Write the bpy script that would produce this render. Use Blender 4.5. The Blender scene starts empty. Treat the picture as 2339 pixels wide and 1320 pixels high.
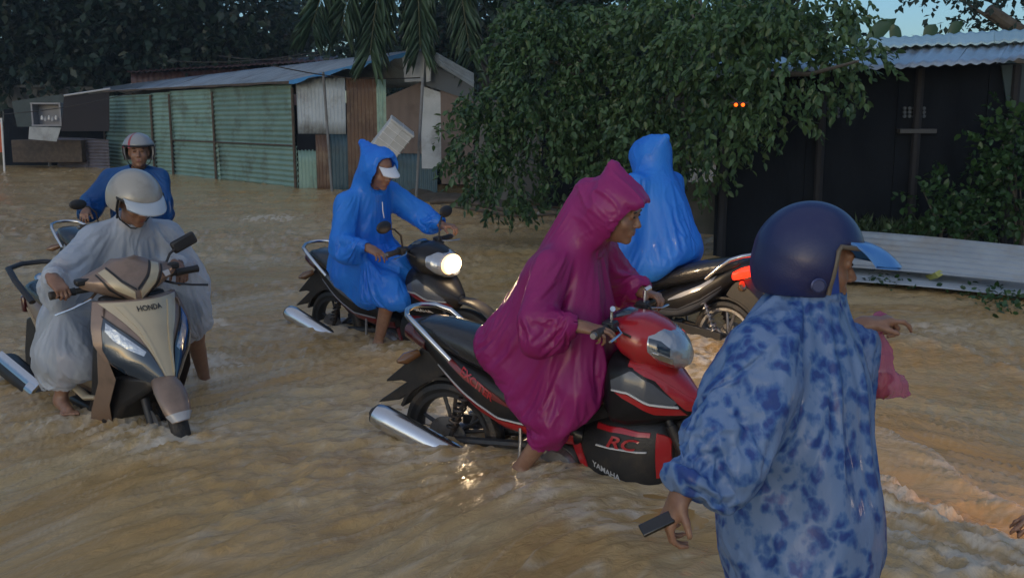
import bpy, bmesh, math, random, time
import numpy as np
from mathutils import Vector, Matrix
T0 = time.time()
random.seed(7)
rng = np.random.default_rng(7)
R = math.radians
SC = bpy.context.scene
COL = SC.collection

# ---------------------------------------------------------------- camera
CAM_H = 1.82
PITCH = math.atan((660 - 272) / 2274.0)
cam = bpy.data.cameras.new('camera')
cam_o = bpy.data.objects.new('camera', cam)
COL.objects.link(cam_o)
cam_o.location = (0, 0, CAM_H)
cam_o.rotation_euler = (math.pi / 2 - PITCH, 0, 0)
cam.sensor_width = 36.0
cam.lens = 35.0
cam.clip_start = 0.05
cam.clip_end = 600
SC.camera = cam_o

# ---------------------------------------------------------------- sky and sun (overcast dusk)
world = bpy.data.worlds.new('World')
SC.world = world
world.use_nodes = True
wn = world.node_tree
for n in list(wn.nodes): wn.nodes.remove(n)
sky = wn.nodes.new('ShaderNodeTexSky')
sky.sky_type = 'NISHITA'
sky.sun_disc = False
sky.sun_elevation = R(10)
sky.sun_rotation = R(200)
sky.altitude = 0
sky.air_density = 1.0
sky.dust_density = 1.2
sky.ozone_density = 4.0
bg = wn.nodes.new('ShaderNodeBackground')
bg.inputs['Strength'].default_value = 0.10
wo = wn.nodes.new('ShaderNodeOutputWorld')
wn.links.new(sky.outputs['Color'], bg.inputs['Color'])
wn.links.new(bg.outputs['Background'], wo.inputs['Surface'])
sun = bpy.data.lights.new('overcast_sun', 'SUN')
sun.energy = 0.48
sun.angle = R(125)
sun.color = (1.0, 0.97, 0.95)
sun_o = bpy.data.objects.new('overcast_sun', sun)
COL.objects.link(sun_o)
sun_o.rotation_euler = (R(28), 0, R(-20))
SC.view_settings.view_transform = 'Standard'
SC.view_settings.look = 'None'
SC.view_settings.exposure = 0.55
SC.view_settings.gamma = 1.0
SC.view_settings.use_curve_mapping = False
SC.cycles.max_bounces = 6
SC.cycles.transparent_max_bounces = 10

# ---------------------------------------------------------------- helpers
FPX = 2274.0
_fw = np.array([0, math.cos(PITCH), -math.sin(PITCH)])
_up = np.array([0, math.sin(PITCH), math.cos(PITCH)])
_c0 = np.array([0, 0, CAM_H])
def ray(u, v): return _fw + np.array([(u - 1169.5) / FPX, 0, 0]) + _up * (660 - v) / FPX
def P(u, v, y):
    r = ray(u, v); return _c0 + r * (y / r[1])
def W(u, v, z):
    r = ray(u, v); return _c0 + r * ((z - CAM_H) / r[2])
HAZE = 0.0009
WL = 0.27           # flood level above the road

def tag(o, label=None, cat=None, group=None, kind=None):
    if label: o['label'] = label
    if cat: o['category'] = cat
    if group: o['group'] = group
    if kind: o['kind'] = kind
    return o
def empty(name, loc=(0, 0, 0), rot=(0, 0, 0), label=None, cat=None, group=None):
    o = bpy.data.objects.new(name, None); COL.objects.link(o)
    o.empty_display_size = 0.1
    o.location = loc; o.rotation_euler = rot
    return tag(o, label, cat, group)
def mk_mesh(name, V, F, smooth=False):
    me = bpy.data.meshes.new(name)
    V = np.asarray(V, dtype=np.float32)
    if isinstance(F, np.ndarray):
        n = F.shape[1]; me.vertices.add(len(V)); me.vertices.foreach_set('co', V.ravel())
        me.loops.add(F.size); me.loops.foreach_set('vertex_index', F.astype(np.int32).ravel())
        me.polygons.add(len(F)); me.polygons.foreach_set('loop_start', np.arange(0, F.size, n, dtype=np.int32))
        me.polygons.foreach_set('loop_total', np.full(len(F), n, dtype=np.int32))
        me.update(calc_edges=True); me.validate()
    else:
        me.from_pydata([tuple(map(float, v)) for v in V], [], [tuple(int(i) for i in f) for f in F])
    if smooth: me.polygons.foreach_set('use_smooth', np.ones(len(me.polygons), dtype=bool))
    me.update()
    return me
def link(name, me, m, parent=None, **kw):
    o = bpy.data.objects.new(name, me); COL.objects.link(o)
    if m is not None and len(me.materials) == 0: me.materials.append(m)
    if parent is not None: o.parent = parent
    tag(o, **kw)
    return o

class MB:
    """collects shapes into one mesh"""
    def __init__(s): s.V = []; s.F = []
    def add(s, V, F):
        b = len(s.V); s.V += [tuple(v) for v in V]; s.F += [tuple(i + b for i in f) for f in F]; return s
    def box(s, c, h, rot=None):
        c = np.array(c, float); v = []
        for x in (-1, 1):
            for y in (-1, 1):
                for z in (-1, 1):
                    q = np.array([x * h[0], y * h[1], z * h[2]])
                    if rot is not None: q = rot @ q
                    v.append(c + q)
        return s.add(v, [(0, 1, 3, 2), (4, 6, 7, 5), (0, 4, 5, 1), (2, 3, 7, 6), (0, 2, 6, 4), (1, 5, 7, 3)])
    def tube(s, pts, r, n=10, cap=True, flat=None):
        pts = [np.array(p, float) for p in pts]; k = len(pts)
        if np.isscalar(r): r = [r] * k
        V = []; F = []; prev = None
        for i in range(k):
            t = pts[min(i + 1, k - 1)] - pts[max(i - 1, 0)]; t = t / (np.linalg.norm(t) + 1e-9)
            if prev is None:
                a = np.array([0, 0, 1.0]) if abs(t[2]) < .9 else np.array([1.0, 0, 0])
                u = np.cross(t, a)
            else: u = prev - t * (prev @ t)
            u /= np.linalg.norm(u) + 1e-9; w = np.cross(t, u); prev = u
            for j in range(n):
                an = 2 * math.pi * j / n
                f2 = flat if flat else 1
                V.append(pts[i] + r[i] * (math.cos(an) * u + f2 * math.sin(an) * w))
        for i in range(k - 1):
            for j in range(n):
                a = i * n + j; b = i * n + (j + 1) % n
                F.append((a, b, b + n, a + n))
        if cap: F.append(tuple(range(n - 1, -1, -1))); F.append(tuple(range((k - 1) * n, k * n)))
        return s.add(V, F)
    def lathe(s, prof, c, axis=1, n=24):
        """prof: list of (a, r): position along the axis, radius"""
        V = []; F = []
        ax = [(1, 2, 0), (2, 0, 1), (0, 1, 2)][axis]   # (u, w, axis)
        for a, r in prof:
            for j in range(n):
                t = 2 * math.pi * j / n; q = [0, 0, 0]
                q[ax[0]] = r * math.cos(t); q[ax[1]] = r * math.sin(t); q[ax[2]] = a
                V.append(np.array(c) + q)
        k = len(prof)
        for i in range(k - 1):
            for j in range(n):
                a = i * n + j; b = i * n + (j + 1) % n
                F.append((a, b, b + n, a + n))
        F.append(tuple(range(n - 1, -1, -1))); F.append(tuple(range((k - 1) * n, k * n)))
        return s.add(V, F)
    def prism(s, poly, y0, y1):
        """poly in (x, z), extruded along y"""
        n = len(poly)
        V = [(p[0], y0, p[1]) for p in poly] + [(p[0], y1, p[1]) for p in poly]
        F = [tuple(range(n - 1, -1, -1)), tuple(range(n, 2 * n))] + [(i, (i + 1) % n, n + (i + 1) % n, n + i) for i in range(n)]
        return s.add(V, F)
    def rings(s, rings, cap=True, closed=True):
        n = len(rings[0]); V = [q for r_ in rings for q in r_]; F = []
        for i in range(len(rings) - 1):
            for j in range(n if closed else n - 1):
                a = i * n + j; b = i * n + (j + 1) % n
                F.append((a, b, b + n, a + n))
        if cap: F.append(tuple(range(n - 1, -1, -1))); F.append(tuple(range((len(rings) - 1) * n, len(rings) * n)))
        return s.add(V, F)
    def xf(s, fn): s.V = [tuple(fn(np.array(v))) for v in s.V]; return s
    def obj(s, name, m, parent=None, bevel=0, smooth=True, sub=0, solid=0, **kw):
        me = mk_mesh(name, s.V, s.F)
        bm = bmesh.new(); bm.from_mesh(me); bmesh.ops.recalc_face_normals(bm, faces=bm.faces); bm.to_mesh(me); bm.free()
        if smooth:
            me.polygons.foreach_set('use_smooth', np.ones(len(me.polygons), dtype=bool))
            try: me.set_sharp_from_angle(angle=R(38))
            except Exception: pass
        o = link(name, me, m, parent, **kw)
        if solid:
            md = o.modifiers.new('solid', 'SOLIDIFY'); md.thickness = solid; md.offset = 0
        if bevel:
            md = o.modifiers.new('bevel', 'BEVEL'); md.width = bevel; md.segments = 2; md.limit_method = 'ANGLE'; md.angle_limit = R(35)
        if sub:
            md = o.modifiers.new('sub', 'SUBSURF'); md.levels = sub; md.render_levels = sub
        return o

# numpy gradient noise
_perm = rng.permutation(256).astype(np.int64); _perm = np.concatenate([_perm, _perm, _perm])
_g3 = rng.normal(size=(256, 3)); _g3 /= np.linalg.norm(_g3, axis=1)[:, None]
def pnoise(p):
    p = np.asarray(p, float); i = np.floor(p).astype(np.int64); f = p - i; i &= 255
    u = f * f * f * (f * (f * 6 - 15) + 10); out = 0
    for dx in (0, 1):
        for dy in (0, 1):
            for dz in (0, 1):
                h = _perm[_perm[_perm[i[:, 0] + dx] + i[:, 1] + dy] + i[:, 2] + dz]
                d = (_g3[h] * (f - np.array([dx, dy, dz]))).sum(1)
                w = (u[:, 0] if dx else 1 - u[:, 0]) * (u[:, 1] if dy else 1 - u[:, 1]) * (u[:, 2] if dz else 1 - u[:, 2])
                out = out + w * d
    return out * 1.6
def fbm(p, o=3, lac=2.03, g=.5):
    a = 1.0; s = 0
    for k in range(o):
        s = s + a * pnoise(p + 17.3 * k); p = p * lac; a *= g
    return s

# ---------------------------------------------------------------- materials
MATS = {}
def mat(name, col, rough=.5, metal=0, col2=None, nscale=6, namt=.5, bump=0, bscale=40, coat=0, emit=None, estr=0,
        alpha=1, trans=0, sheen=0, stretch=None, objrand=0, spec=None, sss=0, detail=6, coords='Object', dirt=None, dirt_scale=2):
    if name in MATS: return MATS[name]
    m = bpy.data.materials.new(name); m.use_nodes = True
    nt = m.node_tree; b = nt.nodes['Principled BSDF']; N = nt.nodes.new; L = nt.links.new
    b.inputs['Base Color'].default_value = (*col, 1); b.inputs['Roughness'].default_value = rough
    b.inputs['Metallic'].default_value = metal
    if coat: b.inputs['Coat Weight'].default_value = coat; b.inputs['Coat Roughness'].default_value = .08
    if spec is not None: b.inputs['Specular IOR Level'].default_value = spec
    if alpha < 1: b.inputs['Alpha'].default_value = alpha
    if trans: b.inputs['Transmission Weight'].default_value = trans
    if sss:
        b.inputs['Subsurface Weight'].default_value = sss; b.inputs['Subsurface Scale'].default_value = .01
    if emit: b.inputs['Emission Color'].default_value = (*emit, 1); b.inputs['Emission Strength'].default_value = estr
    tc = N('ShaderNodeTexCoord'); mp = N('ShaderNodeMapping')
    L(tc.outputs[coords], mp.inputs['Vector'])
    if stretch: mp.inputs['Scale'].default_value = stretch
    cur = None
    if col2 is not None:
        nz = N('ShaderNodeTexNoise'); nz.inputs['Scale'].default_value = nscale; nz.inputs['Detail'].default_value = detail
        L(mp.outputs['Vector'], nz.inputs['Vector'])
        cr = N('ShaderNodeValToRGB'); cr.color_ramp.elements[0].position = .5 - .5 * (1 - namt) * .5 - .08; cr.color_ramp.elements[1].position = .62
        cr.color_ramp.elements[0].color = (*col, 1); cr.color_ramp.elements[1].color = (*col2, 1)
        L(nz.outputs['Fac'], cr.inputs['Fac']); cur = cr.outputs['Color']
    if dirt is not None:
        n2 = N('ShaderNodeTexNoise'); n2.inputs['Scale'].default_value = dirt_scale; n2.inputs['Detail'].default_value = 8; n2.inputs['Roughness'].default_value = .65
        L(tc.outputs[coords], n2.inputs['Vector'])
        c2 = N('ShaderNodeValToRGB'); c2.color_ramp.elements[0].position = .50; c2.color_ramp.elements[1].position = .74
        mx = N('ShaderNodeMixRGB'); mx.inputs['Color1'].default_value = (*col, 1); mx.inputs['Color2'].default_value = (*dirt, 1)
        L(n2.outputs['Fac'], c2.inputs['Fac']); L(c2.outputs['Color'], mx.inputs['Fac'])
        if cur is not None: L(cur, mx.inputs['Color1'])
        cur = mx.outputs['Color']
    if objrand:
        oi = N('ShaderNodeObjectInfo'); hs = N('ShaderNodeHueSaturation'); mr = N('ShaderNodeMapRange')
        mr.inputs['To Min'].default_value = 1 - objrand; mr.inputs['To Max'].default_value = 1 + objrand
        L(oi.outputs['Random'], mr.inputs['Value']); L(mr.outputs['Result'], hs.inputs['Value'])
        hs.inputs['Color'].default_value = (*col, 1)
        if cur is not None: L(cur, hs.inputs['Color'])
        cur = hs.outputs['Color']
    if cur is not None: L(cur, b.inputs['Base Color'])
    if bump:
        nb = N('ShaderNodeTexNoise'); nb.inputs['Scale'].default_value = bscale; nb.inputs['Detail'].default_value = 4
        L(mp.outputs['Vector'], nb.inputs['Vector']); bp = N('ShaderNodeBump'); bp.inputs['Strength'].default_value = bump
        bp.inputs['Distance'].default_value = .01; L(nb.outputs['Fac'], bp.inputs['Height']); L(bp.outputs['Normal'], b.inputs['Normal'])
    MATS[name] = m
    return m

# ---------------------------------------------------------------- signed distance modelling (for bodies, clothes, helmets)
def nrm(v): v = np.asarray(v, float); return v / (np.linalg.norm(v) + 1e-12)
class SDF:
    def __init__(s): s.p = []
    def cap(s, a, b, ra, rb=None, k=.02, op='u', flat=None):
        a = np.array(a, float); b = np.array(b, float); rb = ra if rb is None else rb
        m = max(ra, rb) * (max(1, flat[1]) if flat else 1)
        ab = b - a; L2 = ab @ ab + 1e-12
        if flat: fn_, fs = nrm(flat[0]), flat[1]
        def f(p):
            q = p - a; t = np.clip(q @ ab / L2, 0, 1); q = q - t[:, None] * ab
            if flat:
                c = q @ fn_; q = q + ((1 / fs - 1) * c)[:, None] * fn_
            d = np.sqrt((q * q).sum(1)) - (ra + (rb - ra) * t)
            return d * (min(1, fs) if flat else 1)
        s.p.append((f, np.minimum(a, b) - m, np.maximum(a, b) + m, k, op)); return s
    def path(s, pts, rs, k=.02, op='u', flat=None):
        for i in range(len(pts) - 1): s.cap(pts[i], pts[i + 1], rs[i], rs[i + 1], k, op, flat)
        return s
    def ell(s, c, r, M=None, k=.02, op='u'):
        c = np.array(c, float); r = np.array(r, float); M = np.eye(3) if M is None else np.asarray(M, float)
        def f(p):
            q = (p - c) @ M.T / r; n = np.sqrt((q * q).sum(1)) + 1e-9; g = np.sqrt(((q / r) ** 2).sum(1)) + 1e-9
            return n * (n - 1) / g
        m = r.max(); s.p.append((f, c - m, c + m, k, op)); return s
    def box(s, c, h, M=None, r=.01, k=.01, op='u'):
        c = np.array(c, float); h = np.array(h, float); M = np.eye(3) if M is None else np.asarray(M, float)
        def f(p):
            q = np.abs((p - c) @ M.T) - h + r
            return np.sqrt((np.maximum(q, 0) ** 2).sum(1)) + np.minimum(q.max(1), 0) - r
        m = np.linalg.norm(h) + r; s.p.append((f, c - m, c + m, k, op)); return s
    def half(s, c, n, k=.004):
        """cut away the side the normal points to (everywhere)"""
        c = np.array(c, float); n = nrm(n)
        s.p.append((lambda p: -((p - c) @ n), None, None, k, 's')); return s
    def mesh(s, vox, smooth=1, disp=None):
        ups = [q for q in s.p if q[4] == 'u']
        lo = np.min([q[1] for q in ups], 0) - 3 * vox; hi = np.max([q[2] for q in ups], 0) + 3 * vox
        n = np.ceil((hi - lo) / vox).astype(int) + 1
        G = np.full(n, 10.0, dtype=np.float32)
        ax = [lo[i] + vox * np.arange(n[i]) for i in range(3)]
        for f, a, b, k, op in s.p:
            if a is None: i0 = np.zeros(3, int); i1 = n
            else:
                i0 = np.maximum(0, np.floor((a - lo - k - 2.5 * vox) / vox).astype(int)); i1 = np.minimum(n, np.ceil((b - lo + k + 2.5 * vox) / vox).astype(int) + 1)
            if (i1 <= i0).any(): continue
            X = np.stack(np.meshgrid(ax[0][i0[0]:i1[0]], ax[1][i0[1]:i1[1]], ax[2][i0[2]:i1[2]], indexing='ij'), -1)
            sh = X.shape[:3]; d = f(X.reshape(-1, 3)).reshape(sh)
            g = G[i0[0]:i1[0], i0[1]:i1[1], i0[2]:i1[2]]
            if op == 'u':
                h = np.maximum(k - np.abs(g - d), 0) / k; g[...] = np.minimum(g, d) - h * h * k * .25
            else:
                d = -d; h = np.maximum(k - np.abs(g - d), 0) / k; g[...] = np.maximum(g, d) + h * h * k * .25
        return surface_nets(G, lo, vox, smooth)
def surface_nets(G, lo, vox, smooth):
    S = G < 0
    n = G.shape
    cnt = np.zeros([k - 1 for k in n], np.int8)
    for dx in (0, 1):
        for dy in (0, 1):
            for dz in (0, 1):
                cnt += S[dx:n[0] - 1 + dx, dy:n[1] - 1 + dy, dz:n[2] - 1 + dz]
    cell = np.argwhere((cnt > 0) & (cnt < 8)); idx = -np.ones(cnt.shape, np.int64)
    idx[cell[:, 0], cell[:, 1], cell[:, 2]] = np.arange(len(cell))
    acc = np.zeros((len(cell), 3)); num = np.zeros(len(cell))
    C = [(a, b, c) for a in (0, 1) for b in (0, 1) for c in (0, 1)]
    for a in C:
        for d in range(3):
            if a[d]: continue
            b = list(a); b[d] = 1
            va = G[cell[:, 0] + a[0], cell[:, 1] + a[1], cell[:, 2] + a[2]]; vb = G[cell[:, 0] + b[0], cell[:, 1] + b[1], cell[:, 2] + b[2]]
            m = (va < 0) != (vb < 0); t = np.where(m, va / np.where(m, va - vb, 1), 0)
            q = np.tile(np.array(a, float), (len(cell), 1)); q[:, d] += t
            acc += q * m[:, None]; num += m
    V = lo + vox * (cell + acc / num[:, None])
    Q = []
    for d in range(3):
        o1, o2 = (d + 1) % 3, (d + 2) % 3
        sl0 = [slice(None)] * 3; sl1 = [slice(None)] * 3; sl0[d] = slice(0, -1); sl1[d] = slice(1, None)
        A = S[tuple(sl0)]; B = S[tuple(sl1)]; e = np.argwhere(A != B)
        e = e[(e[:, o1] > 0) & (e[:, o2] > 0) & (e[:, o1] < n[o1] - 1) & (e[:, o2] < n[o2] - 1)]
        flip = A[e[:, 0], e[:, 1], e[:, 2]]
        def g(a, b):
            q = e.copy(); q[:, o1] -= a; q[:, o2] -= b; return idx[q[:, 0], q[:, 1], q[:, 2]]
        q = np.stack([g(1, 1), g(0, 1), g(0, 0), g(1, 0)], 1)
        q[~flip] = q[~flip][:, ::-1]; Q.append(q)
    F = np.concatenate(Q)
    if smooth:
        E = np.concatenate([F[:, [0, 1]], F[:, [1, 2]], F[:, [2, 3]], F[:, [3, 0]]]); E = np.concatenate([E, E[:, ::-1]])
        c_ = np.bincount(E[:, 0], minlength=len(V))[:, None]
        for _ in range(smooth):
            s_ = np.stack([np.bincount(E[:, 0], V[E[:, 1], k], len(V)) for k in range(3)], 1)
            V = V * .45 + .55 * s_ / c_
    return V, F
def vnormals(V, F):
    n = np.cross(V[F[:, 2]] - V[F[:, 0]], V[F[:, 3]] - V[F[:, 1]]); J = F.ravel(); n4 = np.repeat(n, 4, 0)
    N = np.stack([np.bincount(J, n4[:, k], len(V)) for k in range(3)], 1)
    return N / (np.linalg.norm(N, axis=1)[:, None] + 1e-12)
def sdf_obj(sd, name, m, parent, vox, smooth=1, disp=None, **kw):
    V, F = sd.mesh(vox, smooth)
    if disp is not None: V = V + vnormals(V, F) * disp(V)[:, None]
    me = mk_mesh(name, V, F, smooth=True)
    return link(name, me, m, parent, **kw)
# ---------------------------------------------------------------- shared vehicle materials
def paint(name, col, rough=.28, **k): return mat(name, col, rough, coat=.5, dirt=tuple(c * .75 + d * .25 for c, d in zip(col, (.10, .075, .05))), dirt_scale=5, bump=.06, bscale=90, **k)
M_black = mat('gloss_black_paint', (.008, .008, .010), .4, coat=.12, spec=.35, dirt=(.03, .024, .018), dirt_scale=5, bump=.06, bscale=90)
M_red = paint('red_paint', (.42, .012, .018))
M_dred = paint('dark_red_paint', (.16, .01, .012))
M_gold = mat('champagne_gold_paint', (.56, .46, .30), .36, metal=.25, coat=.5, bump=.05, bscale=300, dirt=(.48, .39, .26), dirt_scale=7)
M_brown = mat('bronze_brown_paint', (.26, .18, .135), .38, metal=.3, coat=.4, bump=.05, bscale=300, dirt=(.17, .12, .09), dirt_scale=7)
M_grey = paint('graphite_paint', (.09, .10, .12))
M_silver = paint('silver_paint', (.42, .43, .45), .3)
M_white = paint('white_decal', (.7, .7, .7), .35)
M_plastic = mat('black_plastic', (.016, .016, .018), .45, bump=.2, bscale=200, dirt=(.05, .038, .028), dirt_scale=9)
M_rubber = mat('tyre_rubber', (.016, .016, .017), .5, bump=.4, bscale=120, dirt=(.09, .065, .045), dirt_scale=8)
M_seat = mat('wet_seat_vinyl', (.02, .021, .024), .27, bump=.25, bscale=70, coat=.35)
M_chrome = mat('chrome', (.62, .63, .65), .2, metal=1, bump=.05, bscale=30)
M_steel = mat('cast_aluminium', (.33, .33, .34), .42, metal=.85, dirt=(.14, .1, .07), dirt_scale=9, bump=.2, bscale=60)
M_dsteel = mat('engine_metal', (.05, .05, .052), .5, metal=.6, dirt=(.1, .07, .05), dirt_scale=8, bump=.3, bscale=50)
M_lens = mat('clear_lens', (.55, .58, .6), .05, alpha=.32, coat=.6)
M_dlens = mat('smoked_lens', (.022, .04, .065), .08, coat=.8)
M_refl = mat('headlight_reflector', (.42, .45, .49), .2, metal=.55, bump=.6, bscale=28, coat=.6)
M_tail_on = mat('tail_lamp_lit', (.5, .01, .01), .2, emit=(1, .022, .006), estr=2.6)
M_tail = mat('tail_lamp_off', (.06, .01, .012), .15, coat=.6)
M_amber = mat('amber_lens', (.16, .075, .03), .15, coat=.6)
M_lit = mat('headlight_lit', (1, .95, .85), .2, emit=(1, .74, .42), estr=45)
def grade_lit():
    nt = M_lit.node_tree; N = nt.nodes.new; L = nt.links.new; b = nt.nodes['Principled BSDF']; at = N('ShaderNodeAttribute'); at.attribute_name = 'rim'
    cr = N('ShaderNodeValToRGB'); cr.color_ramp.elements[0].color = (1, .80, .52, 1); cr.color_ramp.elements[1].color = (1, .50, .16, 1); cr.color_ramp.elements[0].position = .35
    mr = N('ShaderNodeMapRange'); mr.inputs['From Min'].default_value = .3; mr.inputs['From Max'].default_value = 1; mr.inputs['To Min'].default_value = 16; mr.inputs['To Max'].default_value = 1.2
    L(at.outputs['Fac'], cr.inputs['Fac']); L(at.outputs['Fac'], mr.inputs['Value']); L(cr.outputs['Color'], b.inputs['Emission Color']); L(mr.outputs[0], b.inputs['Emission Strength'])
grade_lit()
M_mirror = mat('mirror_glass', (.5, .53, .56), .03, metal=1)

class Hull:
    """sections (x, z_top, z_bottom, half_width, exponent)"""
    def __init__(s, S, nx=24): s.S = np.array(S, float); s.nx = nx
    def at(s, x):
        S = s.S; return [np.interp(x, S[:, 0], S[:, i]) for i in (1, 2, 3, 4)]
    def y(s, x, z):
        zt, zb, hw, n = s.at(x); c = (zt + zb) / 2; h = (zt - zb) / 2
        return hw * max(0, 1 - min(1, abs((z - c) / h)) ** n) ** (1 / n)
    def mb(s, nr=24):
        m = MB(); xs = np.interp(np.linspace(0, 1, s.nx), np.linspace(0, 1, len(s.S)), s.S[:, 0]); rs = []
        for x in xs:
            zt, zb, hw, n = s.at(x); c = (zt + zb) / 2; h = (zt - zb) / 2; r = []
            for j in range(nr):
                t = 2 * math.pi * j / nr; a, b = math.cos(t), math.sin(t)
                r.append((x, hw * np.sign(a) * abs(a) ** (2 / n), c + h * np.sign(b) * abs(b) ** (2 / n)))
            rs.append(r)
        return m.rings(rs)
class Apron:
    """front panel: levels (z, half_width, x_nose, x_side, exponent)"""
    def __init__(s, S, nz=22): s.S = np.array(sorted(S), float); s.nz = nz
    def at(s, z): return [np.interp(z, s.S[:, 0], s.S[:, i]) for i in (1, 2, 3, 4)]
    def x(s, y, z):
        hw, xn, xs, n = s.at(z); t = min(1, abs(y) / max(hw, 1e-4)); return xs + (xn - xs) * (1 - t ** n)
    def mb(s, ny=21, back=.03):
        m = MB(); rs = []
        for z in np.linspace(s.S[0, 0], s.S[-1, 0], s.nz):
            hw, xn, xs, n = s.at(z); r = []
            T = np.linspace(-1, 1, ny)
            r += [(xs + (xn - xs) * (1 - abs(t) ** n), t * hw, z) for t in T]
            r += [(xs + (xn - xs) * (1 - abs(t) ** n) * .8 - back, t * hw * .96, z) for t in T[::-1]]
            rs.append(r)
        return m.rings(rs)
def skin_patch(top, bot, fn, n=14, m=4, thick=.005):
    """solid thin patch between two polylines in surface coordinates, fn(a, b, lift) -> point"""
    def samp(pl, t):
        pl = np.array(pl, float); d = np.concatenate([[0], np.cumsum(np.linalg.norm(np.diff(pl, axis=0), axis=1))]); d /= d[-1]
        return np.array([np.interp(t, d, pl[:, 0]), np.interp(t, d, pl[:, 1])])
    g = MB(); up = []; dn = []
    for i in range(n + 1):
        a = samp(top, i / n); b = samp(bot, i / n)
        up.append([fn(*(a + (b - a) * j / m), thick) for j in range(m + 1)]); dn.append([fn(*(a + (b - a) * j / m), -.004) for j in range(m + 1)])
    return g.rings([u + d[::-1] for u, d in zip(up, dn)])
def side_fn(h, side):
    return lambda x, z, l: np.array([x, side * (h.y(x, z) + l), z])
def text_mesh(txt, size, bold=False, shear=0):
    cu = bpy.data.curves.new('lettering', 'FONT'); cu.body = txt; cu.size = size; cu.shear = shear; cu.align_x = 'CENTER'; cu.align_y = 'CENTER'
    if bold: cu.offset = size * .02
    cu.resolution_u = 3
    o = bpy.data.objects.new('lettering', cu); COL.objects.link(o)
    me = bpy.data.meshes.new_from_object(o.evaluated_get(bpy.context.evaluated_depsgraph_get()))
    bpy.data.objects.remove(o); bpy.data.curves.remove(cu)
    V = np.array([v.co[:] for v in me.vertices]).reshape(-1, 3); F = [tuple(p.vertices) for p in me.polygons]
    bpy.data.meshes.remove(me)
    return V, F
def lettering(txt, size, place, m, parent, bold=True, shear=0, name='lettering'):
    V, F = text_mesh(txt, size, bold, shear)
    V2 = [place(v[0], v[1]) for v in V]
    return link(name, mk_mesh(name, V2, F), m, parent)

def wheel_parts(root, x, r, w, rim_m, y0=0, steer=None, disc=True):
    tf = steer or (lambda p: p)
    g = MB(); prof = [(-w * .42, r - .055), (-w * .5, r - .035), (-w * .42, r - .012), (-w * .2, r), (w * .2, r), (w * .42, r - .012), (w * .5, r - .035), (w * .42, r - .055)]
    V = []; F = []; n = 48; k = len(prof)
    for j in range(n):
        t = 2 * math.pi * j / n
        for a, rr in prof: V.append((x + rr * math.cos(t), y0 + a, r + rr * math.sin(t)))
    for j in range(n):
        for i in range(k): F.append((j * k + i, j * k + (i + 1) % k, ((j + 1) % n) * k + (i + 1) % k, ((j + 1) % n) * k + i))
    g.add(V, F)
    ty = g.xf(tf).obj('tyre', M_rubber, root)
    g = MB(); g.V = []; V = []; F = []
    prof = [(-w * .42, r - .052), (-w * .42, r - .075), (-w * .2, r - .085), (w * .2, r - .085), (w * .42, r - .075), (w * .42, r - .052)]; k = len(prof)
    for j in range(n):
        t = 2 * math.pi * j / n
        for a, rr in prof: V.append((x + rr * math.cos(t), y0 + a, r + rr * math.sin(t)))
    for j in range(n):
        for i in range(k): F.append((j * k + i, j * k + (i + 1) % k, ((j + 1) % n) * k + (i + 1) % k, ((j + 1) % n) * k + i))
    g.add(V, F); g.xf(tf).obj('rim', rim_m, ty)
    for s in range(5):
        a = 2 * math.pi * s / 5 + .4; g = MB()
        for da in (-.17, .17):
            g.tube([(x + .04 * math.cos(a), y0, r + .04 * math.sin(a)), (x + (r - .08) * math.cos(a + da), y0, r + (r - .08) * math.sin(a + da))], [.013, .009], 6)
        g.xf(tf).obj('spoke', rim_m, ty)
    g = MB().lathe([(-.05, .03), (-.05, .045), (.05, .045), (.05, .03)], (x, y0, r), 1, 18); g.xf(tf).obj('hub', M_steel, ty)
    if disc:
        g = MB().lathe([(-.066, .09), (-.066, .11), (-.062, .11), (-.062, .09)], (x, y0, r), 1, 28); g.xf(tf).obj('brake_disc', M_steel, ty)
    return ty

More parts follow.
